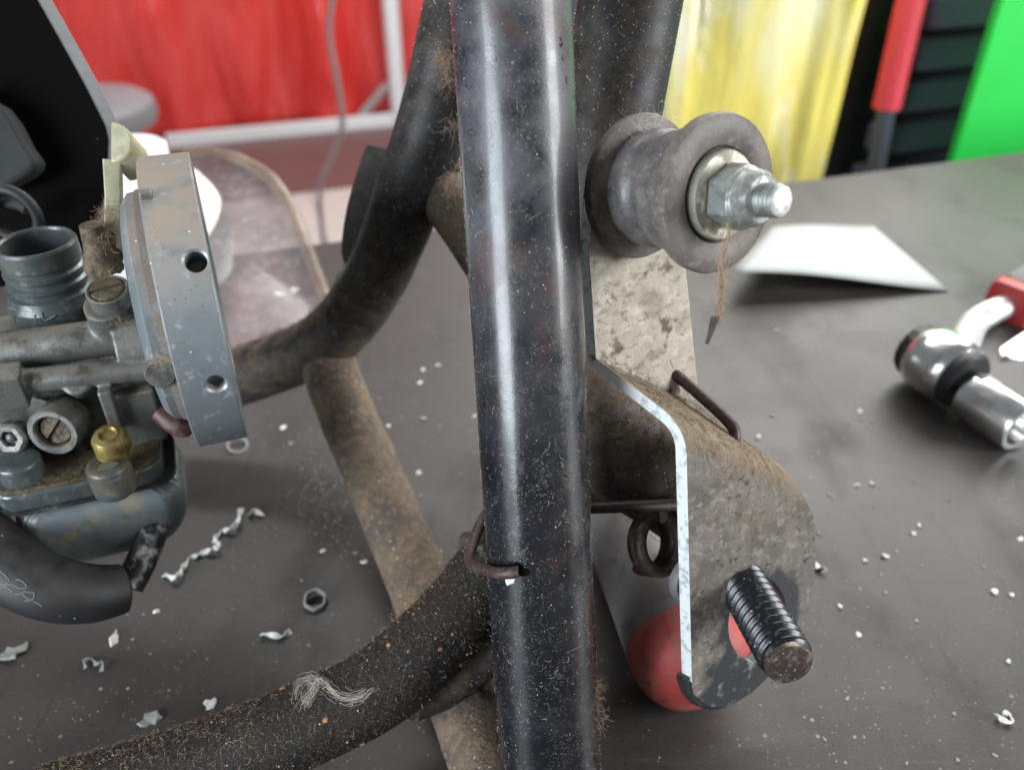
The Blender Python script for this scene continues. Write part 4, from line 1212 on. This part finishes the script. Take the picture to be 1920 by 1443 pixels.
# ---- lint strand hanging from the nut
g = Geo()
strand = catmull([P(1362, 405, 160), P(1366, 440, 158), P(1352, 500, 159), P(1354, 545, 161), P(1346, 590, 162), P(1338, 615, 162)], 6)
for _ in range(60):
    i = rl.randint(0, len(strand) - 8); k = rl.randint(6, min(20, len(strand) - i))
    off = Vector((rl.gauss(0, .45), rl.gauss(0, .45), rl.gauss(0, .45)))
    fibre(g, [strand[i+j] + off * (1 + .5 * math.sin(j * .8)) + Vector((rl.gauss(0, .2), rl.gauss(0, .1), rl.gauss(0, .2))) for j in range(k)], .05)
for (px, py) in ((1355, 415), (1380, 430), (1390, 436), (1350, 520), (1345, 570)):
    tuft(g, P(px, py, 160), 14, 4, .025, rl, Vector((0, 0, -.15)), .7)
ls = thing('lint_strand', strand[-1], 'strand of tan lint dangling from the shiny nut', 'lint')
obj('fibres', g, M['lint_tan'], ls, kind='stuff')
obj('husk', Geo().tube(catmull([P(1341, 595, 162), P(1334, 618, 162), P(1325, 645, 162.5)], 5), [.9, .35], 8), M['dustblack'], ls, label='dark slender husk at the end of the strand')
# lint that lies on the bracket
g = Geo(); g2 = Geo()
rb2 = random.Random(3)
for _ in range(2200):
    s = cum[9] - 6 + (S_LOW0 + 6 - cum[9] + 6) * rb2.random(); u = 1 + 36 * rb2.random()
    p0 = bmap(u, s, TH)
    ang = rb2.random() * 6.28; L = .4 + 2.0 * rb2.random() ** 2; pts = []
    hh = .5 * rb2.random()
    for j in range(5):
        pts.append(bmap(u + math.cos(ang) * L * j / 4, min(S_END - 1, s + math.sin(ang) * L * j / 4), TH + .06 + hh * math.sin(math.pi * j / 4)))
        ang += rb2.gauss(0, .5)
    fibre(g if rb2.random() < .7 else g2, pts, .028)
for _ in range(130):
    s = 2 + (S_END - 12) * rb2.random(); u = 1 + 34 * rb2.random()
    ang = rb2.gauss(0, .6); L = .5 + 1.8 * rb2.random(); pts = []
    for j in range(4):
        pts.append(bmap(u + math.cos(ang) * L * j / 3, min(S_END - 1, s + math.sin(ang) * L * j / 3), TH + .05))
    fibre(g2, pts, .05)
for s in range(14):                      # hairs over the right edge
    q = bmap(W_UP + .2, 20 + s * 3.0, TH * .5)
    tuft(g, q, 3, 4, .018, rb2, wB * .4, .4)
tuft(g, bmap(W_UP * .45, 26, TH + .8), 10, 3.5, .03, rb2, wB * .3, 2.0)
obj('tan_lint', g, M['lint_tan'], brk, kind='stuff')
obj('brown_lint', g2, M['lint_dark'], brk, kind='stuff')
g = Geo()
for _ in range(30):
    t = rb2.random() * 2.6 + .2; r = 12 + 5.2 * rb2.random()
    a, u, vv = basis(sB)
    p = spc + sB * 2.8 + UP * 13.5 + RT * rb2.gauss(-1, 5)
    tuft(g, p, 2, 5, .022, rb2, RT * .3, .8)
obj('tan_lint', g, M['lint_pale'], brk, kind='stuff')

# ---- loose threaded stud through the bracket hole
st0 = bmap(hole_c[0] - 1.5, hole_c[1] - 1.0, -7)
stip = P(1481, 1246, 173.0)
stb = P(1402, 1110, 195.0)
sax = (stip - stb).normalized()
stb = stip - sax * 36
stud = thing('threaded_stud', stb, 'black threaded stud poking out through the bracket hole', 'stud')
obj('shaft', Geo().thread(stb, sax, 5.9, 2.3, 35.2, .95, 64, 12), M['stud'], stud, ang=80)
obj('tip', Geo().lathe(stip - sax * 1.6, sax, [(-.6, 5.0), (.5, 5.15), (1.5, 5.05), (1.8, 4.6), (1.8, .02)], 40), M['stud_tip'], stud, ang=50)
wc_ = bmap(2.0, low_us(1290, 1065)[1], -2.6)
wq = bmap(7.5, low_us(1290, 1085)[1], -2.4)
obj('washer', Geo().lathe(wq, wB.cross(vB).normalized(), [(-1.5, 2), (-1.5, 5.8), (-.8, 6.5), (.6, 6.5), (1.0, 6.0), (1, 2)], 36), M['worn_grey'], stud)

# ---- torsion spring behind the bracket
sp = thing('torsion_spring', P(1220, 1010, 200), 'brown wire torsion spring with its coil behind the bracket', 'spring')
bar = [P(1060, 955, 203), P(1110, 952, 202), P(1190, 949, 198), P(1300, 945, 193)]
obj('bar', Geo().tube(bar, 1.45, 14), M['wire'], sp)
coil = []
ca = cv(.62, -.1, -.78).normalized(); _, cu_, cw_ = basis(ca)
cc0 = P(1246, 1020, 198)
for k in range(70):
    t = k / 69 * 2 * math.pi * 2.6 + .5
    coil.append(cc0 + (cu_ * math.cos(t) + cw_ * math.sin(t)) * 6.6 + ca * (k / 69 * 6.0 - 6.0))
obj('coil', Geo().tube(coil, 1.5, 12), M['wire'], sp)
arm = [P(1262, 700, 204), P(1284, 716, 203), P(1330, 756, 200), P(1362, 786, 198), P(1376, 804, 197), P(1377, 824, 196.5), P(1366, 842, 197.5), P(1330, 862, 202)]
obj('arm', Geo().tube(catmull(arm, 6), 1.45, 14), M['wire'], sp)

# ================================================================== the carburettor
aC = cv(.94, -.19, .30).normalized()
upC = (UP - aC * UP.dot(aC)).normalized()
fC = aC.cross(upC).normalized()
if fC.dot(CAM - P(150, 700, 205)) < 0: fC = -fC
ca_ = thing('carburettor', P(150, 1025, 222), 'grimy grey alloy carburettor with brass fittings', 'carburettor')
rc = P(366, 566, 202)
RR = 35.2
g = Geo().lathe(rc, aC, [(-11.8, 15), (-11.8, 22.5), (-11.2, 25.4), (-9.6, 27.4), (-5.8, 27.9), (-5.6, RR - .35), (-5.25, RR), (5.4, RR), (5.8, RR - .35), (5.8, 20), (3, 17)], 96)
ring = obj('intake_ring', g, M['alloy_ring'], ca_, ang=30)
rim_bvh = g.bvh()
def surf(bvh, px, py):
    h, nn, _, _ = bvh.ray_cast(CAM, ray(px, py))
    return h, nn
for (px, py, r, dep) in ((367, 490, 2.25, 9), (405, 720, 1.9, 4)):
    h, nn = surf(rim_bvh, px, py)
    ax = (rc - h); ax -= aC * ax.dot(aC); ax.normalize()
    cut(ring, Geo().lathe(h - ax * 1.0, ax, [(0, r + 1.0), (1.0, r + .62), (1.5, r), (dep, r), (dep, .1)], 32))
ring.data.polygons.foreach_set('use_smooth', [True] * len(ring.data.polygons))
ring.data.set_sharp_from_angle(angle=math.radians(30))
obj('dust_band', Geo().lathe(rc, aC, [(-7.9, 26), (-7.8, 27.95), (-7.0, 28.15), (-5.75, 28.4), (-5.7, 26)], 96), M['band'], ca_)
h, nn = surf(rim_bvh, 302, 700)
obj('boss', Geo().lathe(h - nn * 1, (nn + UP * .2).normalized(), [(0, 3.5), (1.6, 3.4), (2.0, 3.0), (2.0, 1)], 28), M['alloy'], ca_)
h, nn = surf(rim_bvh, 280, 366)
obj('tab', Geo().box(h + UP * .2 - aC * .6, aC * 1.3, fC * 1.2, UP * 1.0), M['alloy'], ca_, bevel=.4)

nk = P(65, 452, 209)
obj('neck', Geo().lathe(nk, UP, [(-30, 8), (-30, 11.6), (-16, 11.4), (-14.5, 10.6), (-13.2, 10.3), (-12.6, 9.2), (-11.6, 9.2), (-10.9, 9.9), (-10.0, 9.9), (-9.4, 9.2), (-8.6, 9.2), (-7.9, 9.8), (-7.0, 9.8), (-6.4, 9.15), (-5.6, 9.15), (-4.9, 9.7), (-.7, 9.7), (0, 9.35), (0, 8.75), (-.6, 8.4), (-8, 8.3), (-8.3, 8.0), (-26, 7.9)], 72), M['alloy_dark'], ca_, ang=25)
gb3 = Geo()
bc0 = P(90, 690, 216)
gb3.lathe(nk + UP * -38, UP, [(0, 12), (0, 13.4), (9, 13.2), (12, 11)], 40)
gb3.box(nk + UP * -33 + aC * 13 + fC * -2, aC * 18, fC * 9.5, UP * 5)
gb3.tube([P(-70, 668, 204), P(120, 645, 207), P(285, 622, 213)], 5.0, 24)
gb3.tube([P(20, 717, 200), P(150, 704, 203), P(295, 690, 209)], 3.1, 24)
gb3.box(P(120, 745, 217), aC * 30, fC * 8, UP * 13)
gb3.box(P(14, 725, 199), aC * 4.0, fC * 4, UP * 4.6)
gb3.lathe(P(145, 716, 203), (fC * .7 + UP * .6), [(-6, 3.6), (1.2, 3.6), (1.6, 3.0)], 24)
gb3.lathe(P(255, 640, 214), aC, [(-4, 11), (10, 12)], 32)
gb3.box(P(262, 770, 214), aC * 5, fC * 4, UP * 8)
gb3.box(P(208, 765, 206), aC * 1.6, fC * 2, UP * 6)
gb3.lathe(P(96, 760, 214), cv(.02, .50, -.86), [(-4, 5.8), (6.5, 6.2)], 32)
gb3.box(P(40, 645, 219), aC * 32, fC * 7, UP * 5.5)
gb3.lathe(P(205, 590, 205), UP * .9 + fC * .4, [(-9, 5.6), (4.2, 5.0)], 28)
gb3.lathe(P(20, 836, 207), fC, [(-8, 3.6), (3, 3.6)], 24)
body = obj('body', gb3, M['alloy'], ca_)
fuse(body, .42, 2)
# embossed strokes on the neck and printed strokes on the hose
def strokes(lines, bvh, w, lift):
    g = Geo()
    for L in lines:
        pts = []
        for (x, y) in L:
            h, nn, _, _ = bvh.ray_cast(CAM, ray(x, y))
            if h is not None: pts.append(h + (CAM - h).normalized() * lift)
        if len(pts) > 1: g.tube(pts, w, 6)
    return g
gn = Geo().lathe(nk, UP, [(-30, 11.6), (-16, 11.4), (-14.5, 10.6)], 72)
g = strokes([[(18, 577), (32, 581), (42, 577)], [(48, 577), (58, 576)], [(63, 574), (75, 572), (87, 570), (91, 580)], [(78, 586), (80, 594), (84, 601), (94, 597), (104, 591)], [(27, 592), (28, 604)], [(66, 590), (68, 602)]], gn.bvh(), .30, .02)
obj('embossed_mark', g, M['alloy'], ca_, kind='stuff')

# screws and fittings
def screw(c, ax, r, name, m, slot=0.4, hgt=1.6, ringm=None, ringr=1.28):
    a, u, vv = basis(ax)
    o = obj(name, Geo().lathe(c, ax, [(-2, r), (hgt - .4, r), (hgt, r * .88), (hgt, .5)], 32), M[m], ca_)
    su = u * math.cos(slot) + vv * math.sin(slot)
    cut(o, Geo().box(c + a * hgt, su * (r * 1.4), a.cross(su) * (r * .15), a * .8))
    if ringm:
        obj('collar', Geo().lathe(c, ax, [(-2, r * 1.05), (-2, r * ringr), (hgt * .75, r * ringr), (hgt * .9, r * (ringr - .1)), (hgt * .75, r * 1.05)], 36, close=True), M[ringm], ca_)
    return o
screw(P(206, 553, 198), cv(.05, -.62, -.78), 3.9, 'clamp_screw', 'grime', slot=2.0, hgt=2.4, ringm='alloy')
ixa = cv(.02, .44, -.90)
ic = P(98, 812, 202)
obj('adjuster_boss', Geo().lathe(ic, ixa, [(-8, 4.4), (-8, 6.2), (-.6, 6.3), (0, 5.9), (0, 4.7), (-.5, 4.3), (-6, 4.3)], 40, close=True), M['alloy'], ca_)
screw(ic - ixa.normalized() * 3.4, ixa, 4.0, 'adjuster_screw', 'grime', slot=.9, hgt=1.8)
hx = P(18, 822, 202)
obj('hex_plug', Geo().lathe(hx, cv(.0, .3, -.95), [(-3, 3), (-3, 4.0), (0, 4.0), (.6, 3.4), (.4, 2.1), (-1.4, 2.0), (-1.4, .2)], 36, lobes=6, lob=.06), M['alloy'], ca_)
obj('plug_pin', Geo().lathe(hx, cv(.0, .3, -.95), [(-1.5, 1.3), (-.3, 1.2), (.1, .7), (.15, .1)], 20), M['alloy_dark'], ca_)
bs = P(212, 836, 203)
obj('brass_screw', Geo().lathe(bs, UP * .95 + fC * .25, [(-2.6, 3.4), (-2.2, 4.4), (-1.2, 4.4), (-.9, 3.7), (-.5, 3.7), (-.2, 4.3), (3.2, 4.2), (4.4, 3.5), (4.9, 2.2), (4.2, 1.8), (4.2, .3)], 40), M['brass'], ca_)
# brass choke lever and its grime
lv = thing('x', (0, 0, 0), 'x', 'x'); bpy.data.objects.remove(lv)
d0 = 202
hd_ = [P(207 + 40 * math.sin(t), 266 - 38 * math.cos(t), d0) for t in [math.pi * k / 20 for k in range(21)]]
lever = obj('choke_lever', Geo().prism(hd_, cv(.22, .42, .88) * 7.5), M['brass_pale'], ca_, bevel=.4)
obj('lever_stem', Geo().loft([rrect(P(211, 305, d0 + 1.5), cv(1, 0, .3), cv(-.2, .3, 1), 1.9, 1.4, .4), rrect(P(214, 370, d0 + 2), cv(1, 0, .3), cv(-.2, .3, 1), 1.8, 1.4, .4), rrect(P(213, 470, d0 + 3), cv(1, 0, .3), cv(-.2, .3, 1), 1.9, 1.5, .4)]), M['brass_pale'], lever)
sprg = [P(196, 438 + 62 * k / 60, d0 + 3) + (cv(1, 0, .2) * math.cos(k * .75) + cv(0, .2, 1) * math.sin(k * .75)) * 3.6 for k in range(61)]
obj('return_spring', Geo().tube(sprg, .75, 8), M['rust'], ca_)
obj('spring_seat', Geo().lathe(P(196, 505, d0 + 3), UP, [(0, 4.4), (2, 4.6), (6, 3.2), (12, 2.6)], 24), M['grime'], ca_)
rg = random.Random(9)
g = Geo()
for (px, py, n_, L, sp_) in ((202, 395, 90, 3.2, .9), (194, 425, 110, 3.2, 1.1), (190, 455, 80, 3.2, 1.1), (200, 520, 90, 2.8, 1.2), (300, 672, 60, 1.8, .9), (225, 600, 40, 2.4, 1.0)):
    tuft(g, P(px, py, 200 if px < 250 else 170.5), n_, L, .035, rg, Vector((0, 0, -.1)), sp_)
obj('tan_lint', g, M['lint_tan'], ca_, kind='stuff')

# float bowl
def rr2(c, hx, hy, r): return rrect(c, aC, fC, hx, hy, r, 6)
bw = P(152, 862, 213)
fl_g = Geo().loft([rr2(bw + UP * 1.5, 18.8, 10.6, 6), rr2(bw + UP * .8, 19.6, 11.4, 6), rr2(bw - UP * 3.2, 19.6, 11.4, 6), rr2(bw - UP * 4, 19.4, 11.2, 6)])
for (px, py) in ((208, 888), (40, 880)):
    c = P(px, py, 203)
    fl_g.lathe(c, UP, [(-5, 5.2), (3.0, 5.2), (3.6, 4.4)], 24)
bf = obj('bowl_flange', fl_g, M['alloy_dark'], ca_)
fuse(bf, .45, 3)
obj('gasket', Geo().loft([rr2(bw + UP * 1.5, 19.2, 11.0, 6), rr2(bw + UP * 2.6, 19.2, 11.0, 6)]), M['grime'], ca_)
obj('gasket', Geo().loft([rr2(bw - UP * 3.6 + aC * 1.2, 20.9, 12.2, 6), rr2(bw - UP * 4.5 + aC * 1.4, 20.9, 12.2, 6)]), M['worn_black'], ca_)
bl = Geo().loft([rr2(bw - UP * 3.9 + aC * 2.5, 21.0, 13, 7), rr2(bw - UP * 12 + aC * 3.0, 20.6, 13, 7), rr2(bw - UP * 21 + aC * 3.0, 18.6, 12, 7), rr2(bw - UP * 26.5 + aC * 2.0, 15.5, 10, 6), rr2(bw - UP * 28.5 + aC * 1.5, 10, 6, 4)])
ob = obj('float_bowl', bl, M['bowl'], ca_)
ob.modifiers.new('ss', 'SUBSURF').levels = 1; ob.modifiers['ss'].render_levels = 2
screw(P(208, 886, 200), UP * .8 + fC * .6, 3.0, 'bowl_screw', 'alloy_dark', slot=.4, hgt=1.2)
obj('drain_pipe', Geo().tube(catmull([P(296, 960, 222), P(285, 1000, 219), P(266, 1050, 216), P(240, 1100, 213)], 6), 3.9, 24), M['pipe'], ca_)
obj('drain_screw', Geo().lathe(P(318, 935, 222), UP * -.6 + aC, [(-8, 2.6), (1, 3.0), (2, 2.2)], 20), M['brass_pale'], ca_)

obj('fuel_stub', Geo().tube(catmull([P(300, 772, 206), P(332, 798, 206), P(352, 800, 208)], 5), 2.6, 16), M['stub'], ca_)
# hose
hs = [P(-90, 962, 206), P(-20, 1030, 203), P(50, 1082, 201), P(110, 1106, 202), P(165, 1112, 205), P(205, 1108, 208), P(240, 1100, 211)]
hs_path = catmull(hs, 7)
ghs = Geo().tube(hs_path, [8.4 - 2.4 * (i / (len(hs_path) - 1)) ** 2 for i in range(len(hs_path) - 2)] + [5.2, 3.6], 40)
hos = thing('hose', P(100, 1100, 212), 'thick black rubber hose with pale printed marks under the carburettor', 'hose')
obj('tube', ghs, M['rubber'], hos)
g = strokes([[(0, 1069), (9, 1077), (18, 1087)], [(29, 1087), (36, 1086), (43, 1090), (50, 1098), (48, 1102), (38, 1103), (32, 1100), (27, 1096), (17, 1094)], [(0, 1094), (9, 1096), (16, 1093)], [(9, 1097), (17, 1103), (25, 1110)],
             [(27, 1113), (34, 1113), (40, 1112)], [(39, 1113), (47, 1108), (57, 1110), (64, 1110), (64, 1116), (62, 1122), (55, 1125), (46, 1126)], [(42, 1113), (49, 1119), (55, 1124)], [(62, 1127), (71, 1131), (79, 1136)]], ghs.bvh(), .17, .05)
obj('print', g, M['print'], hos, kind='stuff')

# black box plate at the upper left, with its inner plate and loop
ep = [(-160, -120), (20, -110), (64, -10), (108, 68), (158, 158), (197, 236), (203, 262), (200, 330), (190, 400), (172, 440), (130, 520), (-160, 560)]
dP = 246
pan = thing('side_panel', P(60, 520, dP), 'matt black panel with a grey cut edge behind the carburettor neck', 'panel')
ex = cv(.62, -.25, .74) * 4.4
pp = [P(a, b, dP + (b - 200) * .0) for a, b in ep]
obj('face', Geo().prism(pp, ex * .04), M['black_panel'], pan, smooth=False)
gq = Geo().prism([p + ex * .05 for p in pp], ex)
obj('backing', gq, M['grey_edge'], pan, bevel=.3, smooth=False)
gp_ = [P(a, b, 236) for a, b in ((-80, 150), (0, 196), (22, 225), (45, 270), (64, 296), (62, 312), (40, 330), (0, 350), (-80, 360))]
obj('inner_plate', Geo().prism(gp_, cv(.1, 0, 1) * 6), M['grey_plastic'], pan, bevel=1.5)
obj('loop', Geo().torus(P(22, 402, 232), cv(-.1, .6, -.8), 7.6, 1.6, 40, 12), M['rubber'], pan)
tp = [P(8, 380, 236), P(35, 382, 235), P(52, 392, 235)]
obj('pin', Geo().tube(catmull(tp, 4), 1.8, 14), M['grey_plastic'], pan)
